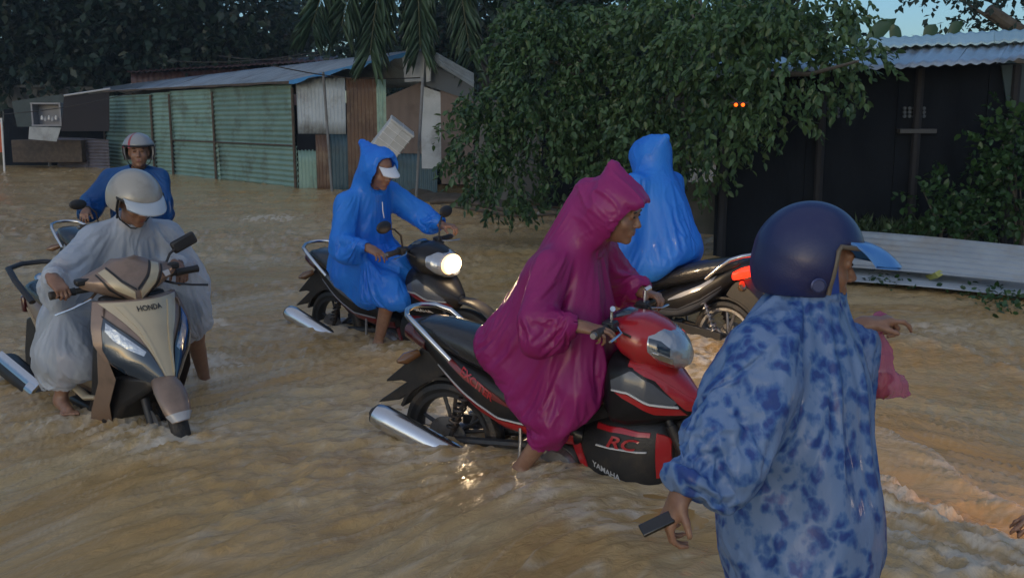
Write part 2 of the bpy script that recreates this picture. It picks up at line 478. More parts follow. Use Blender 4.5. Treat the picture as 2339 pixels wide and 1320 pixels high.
def motorbike(name, pose, label, pal, mirrors=(True, True), lit=False, tail_lit=False, nose=True, brand=True, steer=0, plate=False, sidetext=None, group=None):
    x0, y0, yaw, lean = pose
    root = empty(name, (x0, y0, 0), (lean, 0, yaw), label, 'motorbike', group)
    A, B_, C_ = pal['main'], pal['accent'], pal['stripe']
    # steering turns everything on the fork about the head tube
    ax0 = np.array([.30, 0, .86]); axd = nrm((-.42, 0, .9)); Ms = np.array(Matrix.Rotation(steer, 3, Vector(axd)))
    st = lambda p: ax0 + Ms @ (np.asarray(p) - ax0)
    wheel_parts(root, -.66, .28, .095, pal['rim'])
    wheel_parts(root, .62, .28, .08, pal['rim'], steer=st)
    # swing arm, shock, chain case, footrests
    g = MB(); g.tube([(-.66, .09, .28), (-.15, .08, .33)], .022, 8); g.tube([(-.66, -.09, .28), (-.15, -.08, .33)], .022, 8); g.tube([(-.2, -.09, .33), (-.2, .09, .33)], .025, 8); g.obj('swing_arm', M_dsteel, root)
    for s in (-1, 1):
        g = MB(); g.tube([(-.62, s * .1, .30), (-.46, s * .09, .66)], .012, 8)
        pts = [(-.62 + .16 * t, s * (.1 - .01 * t), .32 + .3 * t) for t in np.linspace(0, 1, 60)]
        g2 = []
        for i, t in enumerate(np.linspace(0, 1, 100)):
            a = t * 2 * math.pi * 9; c = np.array((-.615 + .14 * t, s * .1, .34 + .27 * t)); g2.append(c + .026 * np.array([math.cos(a) * .9, math.sin(a), -math.cos(a) * .3]))
        g.tube(g2, .006, 5); g.obj('rear_shock', M_dsteel if s < 0 else M_steel, root)
    g = MB(); g.prism([(-.68, .34), (-.16, .38), (-.12, .3), (-.68, .24)], .105, .125); g.obj('chain_case', M_plastic, root, bevel=.006)
    # engine: crankcase, finned cylinder, covers
    g = MB(); g.lathe([(-.11, .06), (-.12, .09), (-.09, .115), (.09, .115), (.12, .09), (.11, .06)], (-.02, 0, .27), 1, 26); g.box((.03, 0, .3), (.15, .085, .07)); g.obj('engine', M_dsteel, root, bevel=.01)
    g = MB()
    for i in range(9):
        g.box((.16 + .022 * i, 0, .33), (.005, .075, .06))
    g.box((.25, 0, .33), (.1, .05, .045)); g.obj('cylinder', M_dsteel, root)
    g = MB(); g.lathe([(-.145, .05), (-.145, .085), (-.12, .1), (-.115, .1)], (-.02, 0, .26), 1, 26); g.obj('clutch_cover', M_steel, root)
    # exhaust (right side)
    g = MB(); g.tube([(.33, -.04, .3), (.36, -.07, .2), (.25, -.12, .15), (0, -.15, .15), (-.3, -.17, .18), (-.5, -.19, .25)], .016, 10); g.obj('exhaust_pipe', M_dsteel, root)
    a, b = np.array((-.50, -.195, .245)), np.array((-.99, -.215, .41)); d = nrm(b - a)
    mf = MB(); mf.tube([a, a + d * .05, a + d * .14, b - d * .05, b - d * .01, b], [.025, .045, .052, .058, .05, .036], 20); mo = mf.obj('muffler', M_plastic, root)
    g = MB(); u = nrm(np.cross(d, (0, 1, 0))); u = u if u[2] > 0 else -u; w_ = np.array((0, -1.0, 0))
    rs = []
    for t in np.linspace(0, 1, 12):
        c = a + (b - a) * (.02 + .94 * t); rr = .054 + .009 * t if t < .93 else .05; ring = []
        for an in np.linspace(-.5, 1.9, 12): ring.append(c + (rr + .004) * (math.sin(an) * u + math.cos(an) * w_))
        for an in np.linspace(1.9, -.5, 12): ring.append(c + (rr - .003) * (math.sin(an) * u + math.cos(an) * w_))
        rs.append(ring)
    g.rings(rs).obj('heat_shield', M_chrome, mo)
    g = MB(); g.tube([b - d * .01, b + d * .012], [.022, .022], 14); g.obj('exhaust_tip', M_dsteel, mo)
    # tail body
    tail = Hull([(-.86, .85, .79, .035, 2.3), (-.80, .86, .75, .08, 2.5), (-.68, .80, .65, .115, 2.6), (-.55, .73, .53, .135, 2.8), (-.43, .68, .45, .148, 3), (-.3, .64, .39, .15, 3), (-.15, .58, .37, .145, 3), (.0, .52, .36, .13, 3), (.1, .46, .36, .11, 2.6)], 34)
    tl = tail.mb(28).obj('tail_body', A, root)
    for s in (-1, 1):
        fn = side_fn(tail, s)
        skin_patch([(-.66, .655), (-.5, .54), (-.32, .455), (-.1, .44), (.06, .43)], [(-.64, .63), (-.5, .505), (-.34, .41), (-.1, .375), (.06, .385)], fn, 26).obj('side_stripe', B_, tl)
        skin_patch([(-.66, .672), (-.5, .558), (-.32, .468), (-.1, .452)], [(-.66, .664), (-.5, .549), (-.32, .461), (-.1, .445)], fn, 26, 1, .006).obj('trim_line', C_, tl)
        skin_patch([(-.62, .74), (-.5, .66), (-.34, .585), (-.24, .53)], [(-.6, .70), (-.5, .628), (-.36, .56), (-.24, .52)], fn, 20, 2, .0045).obj('side_graphic', pal['graphic'], tl)
    if sidetext:
        for s in (-1, 1):
            def pl(u, v, s=s):
                x = -.43 - s * u * .84; z = .615 + s * u * .52 + v
                return (x, s * (tail.y(x, z) + .0085), z)
            lettering(sidetext, .055, pl, M_red, tl, shear=.3)
    # seat with a step between rider and passenger
    seat = Hull([(-.80, .855, .83, .05, 2.2), (-.77, .872, .80, .095, 2.5), (-.66, .868, .74, .125, 2.6), (-.5, .84, .68, .14, 2.6), (-.36, .80, .64, .145, 2.6), (-.28, .765, .62, .14, 2.6), (-.12, .75, .57, .12, 2.5), (.0, .74, .53, .095, 2.4), (.08, .70, .50, .07, 2.2)], 34)
    se = seat.mb(24).obj('seat', M_seat, root)
    for s in (-1, 1):
        skin_patch([(-.7, .775), (-.45, .70), (-.2, .625), (.0, .58)], [(-.7, .768), (-.45, .693), (-.2, .618), (.0, .573)], side_fn(seat, s), 22, 1, .004).obj('piping', M_plastic, se)
    # grab rail
    g = MB(); pts = [(-.56, -.155, .715), (-.66, -.158, .80), (-.75, -.15, .868), (-.82, -.12, .895), (-.865, -.06, .905), (-.875, 0, .908), (-.865, .06, .905), (-.82, .12, .895), (-.75, .15, .868), (-.66, .158, .80), (-.56, .155, .715)]
    g.tube(pts, .0135, 10); g.obj('grab_rail', M_chrome, root)
    # tail lamp, indicators, mudguard, plate
    lamp = Hull([(-.905, .80, .765, .03, 2.2), (-.88, .835, .755, .07, 2.5), (-.80, .82, .735, .1, 2.8), (-.74, .79, .71, .105, 2.8)], 10)
    lamp.mb(20).obj('tail_lamp', M_tail_on if tail_lit else M_tail, root)
    for s in (-1, 1):
        g = MB(); g.tube([(-.80, s * .07, .70), (-.84, s * .13, .68), (-.86, s * .17, .675)], [.02, .03, .008], 10); g.obj('indicator', M_amber, root)
    g = MB(); g.prism([(-.72, .70), (-.80, .72), (-.86, .66), (-1.02, .53), (-1.03, .515), (-.93, .535), (-.90, .53), (-1.06, .42), (-1.09, .395), (-.95, .43), (-.84, .50), (-.74, .56), (-.66, .60)], -.055, .055); g.obj('rear_mudguard', M_plastic, root, bevel=.008)
    arcs = []
    for i in range(15):
        a_ = R(38 + 118 * i / 14); arcs.append((-.66 + .307 * math.cos(a_), .28 + .307 * math.sin(a_)))
    ins = [(-.66 + .292 * math.cos(R(38 + 118 * i / 14)), .28 + .292 * math.sin(R(38 + 118 * i / 14))) for i in range(14, -1, -1)]
    g = MB()
    for i in range(14):
        j = 29 - i; P4 = [arcs[i], arcs[i + 1], ins[13 - i], ins[14 - i]]; g.prism(P4, -.058, .058)
    g.obj('tyre_hugger', M_plastic, root)
    if plate:
        g = MB(); g.box((-.985, 0, .56), (.004, .07, .052), np.array(Matrix.Rotation(R(-28), 3, 'Y'))); g.obj('number_plate', mat('plate_white', (.6, .62, .64), .4, dirt=(.3, .25, .2)), root, bevel=.003)
        g = MB(); g.prism([(-.93, .52), (-1.0, .44), (-1.08, .28), (-1.04, .27), (-.93, .40)], -.06, .06); g.obj('mud_flap', mat('pale_mud_flap', (.42, .46, .5), .5, dirt=(.25, .2, .15)), root, bevel=.01)
    # leg shield
    sh = Hull([(.20, .76, .56, .11, 2.6), (.25, .84, .50, .165, 3), (.33, .845, .50, .178, 3), (.42, .83, .52, .165, 2.8), (.50, .77, .54, .125, 2.4), (.57, .70, .56, .075, 2.1), (.625, .64, .60, .02, 2)], 26)
    so = sh.mb(32).obj('leg_shield', M_black, root)
    for s in (-1, 1):
        fn = side_fn(sh, s)
        skin_patch([(.34, .842), (.43, .825), (.51, .757), (.58, .685), (.618, .63)], [(.37, .79), (.46, .745), (.53, .665), (.575, .61), (.60, .60)], fn, 24, 5, .007).obj('front_panel', B_ if pal.get('front', 1) else A, so)
        skin_patch([(.27, .735), (.36, .785), (.45, .735), (.545, .648)], [(.275, .70), (.35, .70), (.44, .655), (.53, .635)], fn, 24, 4, .006).obj('inset_panel', pal['inset'], so)
        skin_patch([(.275, .697), (.35, .696), (.44, .65), (.545, .632)], [(.275, .69), (.35, .687), (.44, .641), (.55, .622)], fn, 24, 1, .009).obj('white_line', C_, so)
        skin_patch([(.29, .685), (.35, .682), (.44, .636), (.555, .616)], [(.33, .665), (.38, .64), (.46, .595), (.575, .585)], fn, 24, 2, .006).obj('accent_band', B_, so)
    fr = MB(); xs = np.linspace(.345, .61, 12); rg = []
    for x in xs:
        zt, zb, hw, n = sh.at(x); hh = (zt - zb) / 2; c = (zt + zb) / 2; rr = []
        for t in np.linspace(R(38), R(142), 13):
            a_, b2 = math.cos(t), math.sin(t); rr.append((x, (hw + .006) * np.sign(a_) * abs(a_) ** (2 / n), c + (hh + .007) * abs(b2) ** (2 / n)))
        rr += [(q[0], q[1] * .9, q[2] - .01) for q in rr[::-1]]
        rg.append(rr)
    fr.rings(rg).obj('front_spine', pal.get('spine', B_), so)
    # lower guard round the engine
    lg = Hull([(.03, .42, .17, .085, 2.8), (.12, .49, .12, .125, 3), (.25, .55, .12, .15, 3), (.38, .56, .14, .15, 3), (.46, .55, .2, .12, 2.6), (.52, .52, .30, .06, 2.2)], 22)
    lo = lg.mb(28).obj('lower_guard', M_plastic, root)
    for s in (-1, 1):
        fn = side_fn(lg, s)
        skin_patch([(.17, .50), (.3, .508), (.43, .50)], [(.175, .482), (.3, .486), (.43, .482)], fn, 14, 3, .007).obj('guard_panel', B_, lo)
        skin_patch([(.04, .38), (.1, .3), (.13, .2)], [(.09, .40), (.135, .31), (.15, .18)], fn, 12, 3, .007).obj('guard_flash', B_, lo)
        if pal.get('front', 1): skin_patch([(.455, .50), (.48, .49), (.51, .47)], [(.46, .30), (.48, .30), (.512, .34)], fn, 12, 4, .008).obj('guard_cheek', B_, lo)
        if brand:
            if sidetext:
                lettering('RC', .072, lambda u, v, s=s: (.30 - s * u * 1.5, s * (lg.y(.30 - s * u * 1.5, .442 + v) + .009), .442 + v), B_, lo, shear=.35)
                g = skin_patch([(.18, .416), (.3, .418), (.42, .42)], [(.18, .411), (.3, .413), (.42, .415)], fn, 12, 1, .008); g.obj('white_line', C_, lo)
                def pl(u, v, s=s):
                    x = .235 - s * u * .93; z = .305 + s * u * .28 + v
                    return (x, s * (lg.y(x, z) + .009), z)
                lettering('YAMAHA', .036, pl, M_silver, lo)
            else:
                lettering('YAMAHA', .04, lambda u, v, s=s: (.36 - s * u, s * (sh.y(min(.5, .36 - s * u), .56 + v) + .008), .565 + s * u * .12 + v), M_white, so)
    # centre frame spine between shield and seat, footrest, stands
    g = MB(); g.rings([[(-.05, -.07, .38), (-.05, .07, .38), (-.05, .07, .54), (-.05, -.07, .54)], [(.1, -.06, .40), (.1, .06, .40), (.1, .05, .50), (.1, -.05, .50)], [(.26, -.08, .5), (.26, .08, .5), (.26, .07, .66), (.26, -.07, .66)]]); g.obj('centre_spine', M_plastic, root, bevel=.012)
    for s in (-1, 1):
        g = MB(); g.tube([(-.04, s * .1, .24), (-.04, s * .27, .25)], .014, 8); g.obj('foot_peg', M_rubber, root)
    g = MB(); g.tube([(-.2, -.14, .43), (-.19, -.16, .37), (-.2, -.165, .27), (-.23, -.2, .25)], .009, 8); g.obj('passenger_peg_bracket', M_steel, root)
    g = MB(); g.tube([(0, -.14, .28), (.08, -.2, .30), (.16, -.21, .25), (.19, -.26, .25)], .009, 8); g.obj('brake_pedal', M_steel, root)
    # fork, front mudguard
    for s in (-1, 1):
        g = MB(); g.tube([(.62, s * .07, .28), (.50, s * .07, .53)], .023, 10); g.tube([(.50, s * .07, .53), (.40, s * .06, .74)], .015, 10); g.xf(st).obj('fork_leg', M_dsteel, root)
    g = MB(); rs = []
    for i in range(19):
        a_ = R(8 + 150 * i / 18); w2 = .062 * (1 - .35 * abs(i / 9 - 1) ** 2); rr = .315 + .015 * math.sin(math.pi * i / 18); ring = []
        for j in range(9):
            t = math.pi * j / 8; ring.append((.62 + (rr + .03 * math.sin(t)) * math.cos(a_), w2 * math.cos(t), .28 + (rr + .03 * math.sin(t)) * math.sin(a_)))
        for j in range(8, -1, -1):
            t = math.pi * j / 8; ring.append((.62 + (rr - .005 + .026 * math.sin(t)) * math.cos(a_), w2 * .93 * math.cos(t), .28 + (rr - .005 + .026 * math.sin(t)) * math.sin(a_)))
        rs.append(ring)
    g.rings(rs)
    g.xf(st).obj('front_mudguard', pal['fender'], root)
    # handlebar, cowl, headlight
    g = MB()
    g.tube([(.29, 0, .93), (.30, -.06, .955), (.27, -.16, .97), (.27, -.345, .975)], .013, 10); g.tube([(.29, 0, .93), (.30, .06, .955), (.27, .16, .97), (.27, .345, .975)], .013, 10)
    g.tube([(.33, 0, .80), (.29, 0, .95)], .022, 10); g.xf(st).obj('handlebar', M_dsteel, root)
    for s in (-1, 1):
        g = MB(); g.lathe([(-.06, .018), (-.055, .021), (-.03, .019), (.02, .019), (.05, .021), (.06, .017)], (.27, s * .295, .975), 1, 14); g.xf(st).obj('grip', M_rubber, root)
        g = MB(); g.tube([(.27, s * .34, .975), (.27, s * .372, .975)], [.017, .013], 12); g.xf(st).obj('bar_end', M_steel, root)
        g = MB(); g.tube([(.30, s * .19, .975), (.345, s * .25, .965), (.34, s * .36, .955)], [.007, .006, .007], 8, flat=.6); g.xf(st).obj('lever', M_chrome, root)
        g = MB(); g.box((.275, s * .2, .975), (.028, .032, .026)); g.xf(st).obj('switch_box', M_plastic, root, bevel=.008)
        if mirrors[0 if s < 0 else 1]:
            g = MB(); g.tube([(.28, s * .2, .99), (.285, s * .215, 1.08), (.27, s * .26, 1.13), (.255, s * .30, 1.14)], .0065, 8); mo2 = g.xf(st).obj('mirror_stem', M_dsteel, root)
            g = SDF().ell((.25, s * .34, 1.155), (.022, .072, .042), k=.01); g.half((.2415, 0, 0), (-1, 0, 0))
            V, F = g.mesh(.004, 1); V = np.array([st(q) for q in V]); link('mirror', mk_mesh('mirror', V, F, True), M_plastic, mo2)
            g = MB(); g.lathe([(.0, .0001), (.0, .062)], (0, 0, 0), 0, 24); g.V = [(.2405 + q[0], s * .34 + q[1], 1.155 + q[2] * .58) for q in g.V]; g.xf(st).obj('mirror_glass', M_mirror, mo2)
        else:
            g = MB(); g.tube([(.28, s * .2, .99), (.283, s * .205, 1.05)], .008, 8); g.tube([(.283, s * .205, 1.05), (.30, s * .23, 1.06)], .012, 8); g.xf(st).obj('mirror_stub', M_chrome, root)
    cw = Hull([(.20, .965, .93, .06, 2.4), (.24, .985, .89, .13, 2.6), (.30, 1.0, .82, .165, 2.6), (.37, 1.0, .775, .165, 2.5), (.44, .975, .765, .135, 2.4), (.49, .945, .765, .09, 2.3), (.525, .90, .78, .045, 2.2)], 22)
    co = cw.mb(30).xf(st).obj('headlight_cowl', pal['cowl'], root)
    ln = Hull([(.42, .96, .82, .148, 2.5), (.465, .955, .79, .142, 2.4), (.51, .93, .775, .115, 2.3), (.54, .90, .775, .085, 2.2), (.562, .86, .79, .05, 2)], 16)
    g = MB(); rs = []
    for x in np.linspace(.42, .562, 14):
        zt, zb, hw, n = ln.at(x); c = (zt + zb) / 2; h = (zt - zb) / 2; ring = []
        for j in range(26):
            t = 2 * math.pi * j / 26; a_, b2 = math.cos(t), math.sin(t); ring.append((x, hw * np.sign(a_) * abs(a_) ** (2 / n), c + h * np.sign(b2) * abs(b2) ** (2 / n)))
        rs.append(ring)
    lo2 = g.rings(rs).xf(st).obj('headlight_lens', M_refl, co)
    if lit:
        sd = SDF().ell((.535, -.012, .862), (.04, .10, .072), k=.01); V, F = sd.mesh(.006, 1); rim = np.clip(np.sqrt(((V[:, 1] + .012) / .10) ** 2 + ((V[:, 2] - .862) / .072) ** 2), 0, 1)
        V = np.array([st(q) for q in V]); me = mk_mesh('lit_bulb', V, F, True); at = me.attributes.new('rim', 'FLOAT', 'POINT'); at.data.foreach_set('value', rim.astype(np.float32)); link('lit_bulb', me, M_lit, co)
        headlamp(root, st)
    if not lit:
        for s in (-1, 1):
            skin_patch([(.425, .925), (.47, .915), (.51, .88)], [(.43, .885), (.47, .87), (.51, .845)], side_fn(ln, s), 10, 3, .004).xf(st).obj('indicator_lens', M_dlens, co)
            skin_patch([(.44, .865), (.48, .855), (.52, .835)], [(.45, .82), (.48, .805), (.52, .795)], side_fn(ln, s), 10, 3, .004).xf(st).obj('side_reflector', M_chrome, co)
    g = Hull([(.19, .955, .925, .05, 2.5), (.21, .985, .94, .07, 2.5), (.27, 1.02, .97, .075, 2.5), (.31, 1.012, .98, .05, 2.4)], 8).mb(16); g.xf(st).obj('instrument_panel', M_dlens, co)
    # cables
    for s, dz in ((-1, 0), (1, .02), (1, -.015)):
        g = MB(); g.tube([(.30, s * .2, .965 + dz), (.35, s * .16, .93 + dz), (.36, s * .13, .84), (.32, s * .1, .76)], .005, 6); g.xf(st).obj('cable', M_rubber, root)
    return root, st

def headlamp(root, st):
    L_ = bpy.data.lights.new('headlamp_beam', 'SPOT'); L_.energy = 95; L_.color = (1, .72, .42); L_.spot_size = R(125); L_.spot_blend = .9; L_.shadow_soft_size = .06
    o = bpy.data.objects.new('headlamp_beam', L_); COL.objects.link(o); o.parent = root
    p = st((.62, 0, .855)); o.location = p; d = st((1.6, 0, .70)) - p; o.rotation_euler = Vector(tuple(d)).to_track_quat('-Z', 'Y').to_euler()
    g_ = bpy.data.lights.new('headlamp_glow', 'POINT'); g_.energy = 1.5; g_.color = (1, .72, .42); g_.shadow_soft_size = .05
    o = bpy.data.objects.new('headlamp_glow', g_); COL.objects.link(o); o.parent = root; o.location = st((.63, 0, .87))
def world_of(root, p):
    return np.array(root.matrix_basis @ Vector(tuple(p)))

def scooter(pose, label):
    x0, y0, yaw, lean = pose
    root = empty('scooter', (x0, y0, 0), (lean, 0, yaw), label, 'scooter')
    steer = -.2
    ax0 = np.array([.36, 0, .9]); axd = nrm((-.42, 0, .9)); Ms = np.array(Matrix.Rotation(steer, 3, Vector(axd)))
    st = lambda p: ax0 + Ms @ (np.asarray(p) - ax0)
    wheel_parts(root, -.63, .265, .11, M_dsteel); wheel_parts(root, .60, .265, .095, M_dsteel, steer=st)
    # front apron
    ap = Apron([(.50, .015, .712, .69, 1.7), (.53, .08, .70, .62, 1.9), (.58, .165, .675, .52, 2.1), (.64, .228, .645, .47, 2.2), (.72, .262, .605, .43, 2.2), (.80, .258, .565, .41, 2.2), (.87, .238, .525, .385, 2.1), (.925, .22, .485, .365, 2.0)])
    ao = ap.mb().obj('front_apron', M_brown, root)
    fn = lambda y, z, l: np.array([ap.x(y, z) + l, y, z])
    for s in (-1, 1):
        skin_patch([(s * .205, .85), (s * .165, .80), (s * .115, .745), (s * .07, .69), (s * .045, .62), (s * .022, .54)],
                   [(s * .225, .80), (s * .236, .70), (s * .215, .635), (s * .165, .578), (s * .09, .534), (s * .028, .515)], fn, 26, 8, .008).obj('headlight', M_dlens, ao)
        skin_patch([(s * .205, .83), (s * .17, .785), (s * .125, .735), (s * .08, .685)], [(s * .217, .79), (s * .195, .745), (s * .15, .70), (s * .095, .665)], fn, 16, 3, .0095).obj('headlight_reflector', M_refl, ao)
        skin_patch([(s * .209, .862), (s * .169, .812), (s * .118, .757), (s * .072, .70), (s * .046, .625), (s * .020, .535)],
                   [(s * .206, .851), (s * .166, .80), (s * .115, .745), (s * .070, .69), (s * .045, .62), (s * .020, .53)], fn, 26, 1, .011).obj('headlight_rim', M_plastic, ao)
    skin_patch([(-.205, .92), (-.14, .835), (-.085, .75), (-.052, .66), (-.018, .525)], [(.205, .92), (.14, .835), (.085, .75), (.052, .66), (.018, .525)], fn, 22, 16, .006).obj('gold_blade', M_gold, ao)
    for s in (-1, 1):
        skin_patch([(s * .15, .905), (s * .09, .80), (s * .055, .70), (s * .03, .58)], [(s * .118, .905), (s * .068, .80), (s * .042, .70), (s * .02, .56)], fn, 16, 2, .013).obj('blade_ridge', M_gold, ao)
    lettering('HONDA', .034, lambda u, v: tuple(fn(u, .885 + v, .012)), M_plastic, ao)
    # side wings of the apron, inner leg shield, dark belly
    for s in (-1, 1):
        g = MB(); g.rings([[(.40, s * .19, .90), (.44, s * .20, .90), (.40, s * .17, .90)], [(.40, s * .235, .70), (.47, s * .228, .70), (.38, s * .20, .70)], [(.40, s * .245, .52), (.52, s * .2, .55), (.38, s * .2, .5)], [(.30, s * .25, .36), (.42, s * .2, .40), (.30, s * .19, .36)], [(.22, s * .23, .26), (.34, s * .16, .28), (.24, s * .16, .26)]])
        g.obj('leg_shield_wing', M_brown, root, bevel=.006)
    g = MB(); g.rings([[(.30, -.17, .94), (.30, .17, .94), (.36, .17, .94), (.36, -.17, .94)], [(.30, -.22, .7), (.30, .22, .7), (.40, .2, .7), (.40, -.2, .7)], [(.22, -.22, .4), (.22, .22, .4), (.36, .19, .42), (.36, -.19, .42)], [(.12, -.2, .3), (.12, .2, .3), (.26, .17, .26), (.26, -.17, .26)]]); g.obj('inner_shield', M_plastic, root, bevel=.02)
    g = MB(); g.rings([[(.62, -.09, .55), (.62, .09, .55), (.64, .07, .50), (.64, -.07, .50)], [(.45, -.17, .55), (.45, .17, .55), (.46, .15, .38), (.46, -.15, .38)], [(.3, -.18, .5), (.3, .18, .5), (.3, .17, .22), (.3, -.17, .22)]]); g.obj('belly_cover', M_plastic, root, bevel=.02)
    # floor, side strips, rear body
    g = MB(); g.rings([[(.32, -.2, .33), (.32, .2, .33), (.32, .2, .26), (.32, -.2, .26)], [(-.15, -.19, .33), (-.15, .19, .33), (-.15, .16, .2), (-.15, -.16, .2)]]); g.obj('footboard', M_plastic, root, bevel=.015)
    body = Hull([(-.95, .82, .74, .04, 2.2), (-.85, .84, .68, .11, 2.5), (-.6, .80, .55, .15, 2.7), (-.35, .76, .42, .17, 2.8), (-.15, .74, .34, .165, 2.8), (.0, .70, .32, .14, 2.8), (.2, .52, .31, .1, 2.6), (.32, .5, .3, .08, 2.4)], 30)
    bo = body.mb(28).obj('rear_body', M_brown, root)
    for s in (-1, 1):
        skin_patch([(-.8, .73), (-.5, .60), (-.2, .50), (.1, .44), (.27, .43)], [(-.8, .71), (-.5, .55), (-.2, .44), (.1, .39), (.27, .39)], side_fn(body, s), 24, 3, .01).obj('side_strip', M_gold, bo)
    for s in (-1, 1):
        g = MB(); g.tube([(-.5, s * .19, .52), (-.1, s * .205, .44), (.2, s * .225, .40), (.34, s * .23, .43)], [.02, .024, .024, .02], 10, flat=.6); g.obj('floor_rail', M_gold, root)
    seat = Hull([(-.9, .87, .82, .07, 2.3), (-.8, .885, .78, .13, 2.6), (-.5, .86, .74, .15, 2.6), (-.3, .81, .72, .15, 2.6), (-.1, .80, .70, .13, 2.5), (.0, .78, .69, .08, 2.3)], 26)
    seat.mb(24).obj('seat', M_seat, root)
    g = MB(); g.tube([(-.55, -.18, .80), (-.75, -.19, .90), (-.93, -.16, .95), (-1.0, -.06, .96), (-1.0, .06, .96), (-.93, .16, .95), (-.75, .19, .90), (-.55, .18, .80)], .02, 10, flat=.7); g.obj('rear_rack', M_plastic, root)
    g = MB(); g.box((-.98, 0, .72), (.02, .09, .05)); g.obj('tail_lamp', M_tail, root, bevel=.01)
    g = MB(); g.prism([(-.9, .66), (-1.02, .62), (-1.1, .42), (-1.12, .28), (-1.05, .28), (-.98, .45), (-.88, .55)], -.06, .06); g.obj('rear_mudguard', M_plastic, root, bevel=.01)
    g = MB(); g.box((-.5, .13, .27), (.24, .05, .07)); g.box((-.1, 0, .26), (.14, .12, .08)); g.obj('engine', M_dsteel, root, bevel=.02)
    # muffler
    a, b = np.array((-.42, -.2, .28)), np.array((-.95, -.235, .40)); d = nrm(b - a)
    m_ = MB(); m_.tube([a, a + d * .06, b - d * .04, b], [.05, .075, .082, .06], 20, flat=.78); mo = m_.obj('muffler', M_plastic, root)
    u = np.cross(d, (0, 1, 0)); u = u if u[2] > 0 else -u; w_ = np.array((0, -1.0, 0)); rs = []
    for t in np.linspace(0, 1, 10):
        c = a + (b - a) * (.04 + .9 * t); r1 = .076 + .006 * t
        ring = [c + (r1 + .006) * (math.sin(an) * u + .8 * math.cos(an) * w_) for an in np.linspace(.3, 1.25, 7)] + [c + (r1 - .003) * (math.sin(an) * u + .8 * math.cos(an) * w_) for an in np.linspace(1.25, .3, 7)]
        rs.append(ring)
    MB().rings(rs).obj('heat_shield', M_chrome, mo)
    m_ = MB(); c = a + d * .06; m_.tube([c - d * .035, c + d * .05], [.082, .084], 20, flat=.82); m_.obj('muffler_band', M_chrome, mo)
    m_ = MB(); m_.tube([b - d * .005, b + d * .01], [.03, .028], 14); m_.obj('exhaust_tip', M_dsteel, mo)
    # mudguard and fork
    g = MB(); rs = []
    for i in range(17):
        a_ = R(22 + 62 * i / 16); w2 = .075 * (1 - .3 * abs(i / 8 - 1) ** 2) * (1 if i > 2 else .8 + .1 * i); rr = .278; ring = []
        for j in range(9):
            t = math.pi * j / 8; ring.append((.60 + (rr + .035 * math.sin(t)) * math.cos(a_), w2 * math.cos(t), .265 + (rr + .035 * math.sin(t)) * math.sin(a_)))
        for j in range(8, -1, -1):
            t = math.pi * j / 8; ring.append((.60 + (rr - .006 + .03 * math.sin(t)) * math.cos(a_), w2 * .93 * math.cos(t), .265 + (rr - .006 + .03 * math.sin(t)) * math.sin(a_)))
        rs.append(ring)
    fo = MB().rings(rs).xf(st).obj('front_mudguard', M_brown, root)
    rs = [[(q[0] + .0, q[1] * 1.03, q[2] + .004) if k < 9 else q for k, q in enumerate(r_)] for r_ in rs[:3]]
    MB().rings([[tuple(np.array((.60, 0, .265)) + (np.array(q) - np.array((.60, 0, .265))) * (1.012 if k < 9 else .99)) for k, q in enumerate(r_)] for r_ in rs]).xf(st).obj('mudguard_lip', M_silver, fo)
    for s in (-1, 1):
        g = MB(); g.tube([(.60, s * .075, .265), (.46, s * .07, .58)], .022, 10); g.xf(st).obj('fork_leg', M_dsteel, root)
    # handlebar cowl
    hc = Apron([(.905, .02, .45, .42, 2), (.93, .07, .455, .40, 2), (.96, .15, .455, .36, 2), (1.0, .235, .445, .315, 2.1), (1.035, .26, .43, .30, 2.2), (1.06, .20, .41, .31, 2.2), (1.09, .12, .385, .32, 2.2), (1.118, .06, .35, .31, 2.2)])
    ho = hc.mb(21, .05).xf(st).obj('handlebar_cowl', M_brown, root)
    f2 = lambda y, z, l: st(np.array([hc.x(y, z) + l, y, z]))
    for s in (-1, 1):
        skin_patch([(s * .115, 1.085), (s * .07, 1.02), (s * .015, .965)], [(s * .15, 1.07), (s * .10, .985), (s * .015, .925)], f2, 16, 4, .008).obj('gold_chevron', M_gold, ho)
        skin_patch([(s * .105, 1.092), (s * .06, 1.03), (s * .004, .98)], [(s * .113, 1.088), (s * .068, 1.022), (s * .004, .968)], f2, 16, 1, .0095).obj('black_line', M_plastic, ho)
        skin_patch([(s * .16, 1.065), (s * .12, .99), (s * .05, .925)], [(s * .166, 1.062), (s * .128, .985), (s * .05, .918)], f2, 16, 1, .0095).obj('black_line', M_plastic, ho)
        g = MB(); g.box((.31, s * .215, 1.035), (.03, .045, .016)); g.xf(st).obj('switch_box', M_plastic, root, bevel=.008)
        g = MB(); g.tube([(.27, s * .15, .985), (.26, s * .36, .985)], .016, 10); g.xf(st).obj('handlebar', M_dsteel, root)
        g = MB(); g.lathe([(-.065, .018), (-.06, .022), (-.02, .019), (.04, .019), (.06, .021), (.065, .012)], (.262, s * .315, .985), 1, 14); g.xf(st).obj('grip', M_rubber, root)
        g = MB(); g.tube([(.31, s * .17, .965), (.36, s * .21, .95), (.37, s * .30, .925), (.355, s * .385, .905)], [.009, .009, .008, .009], 8, flat=.7); g.xf(st).obj('lever', M_chrome if s < 0 else M_plastic, root)
    skin_patch([(.15, 1.03), (.19, 1.03)], [(.165, 1.0), (.2, 1.0)], f2, 3, 3, .009).obj('cowl_sticker', M_white, ho)
    g = MB(); g.tube([(.27, .2, 1.03), (.26, .24, 1.09), (.26, .27, 1.11)], .007, 8); ms = g.xf(st).obj('mirror_stem', M_dsteel, root)
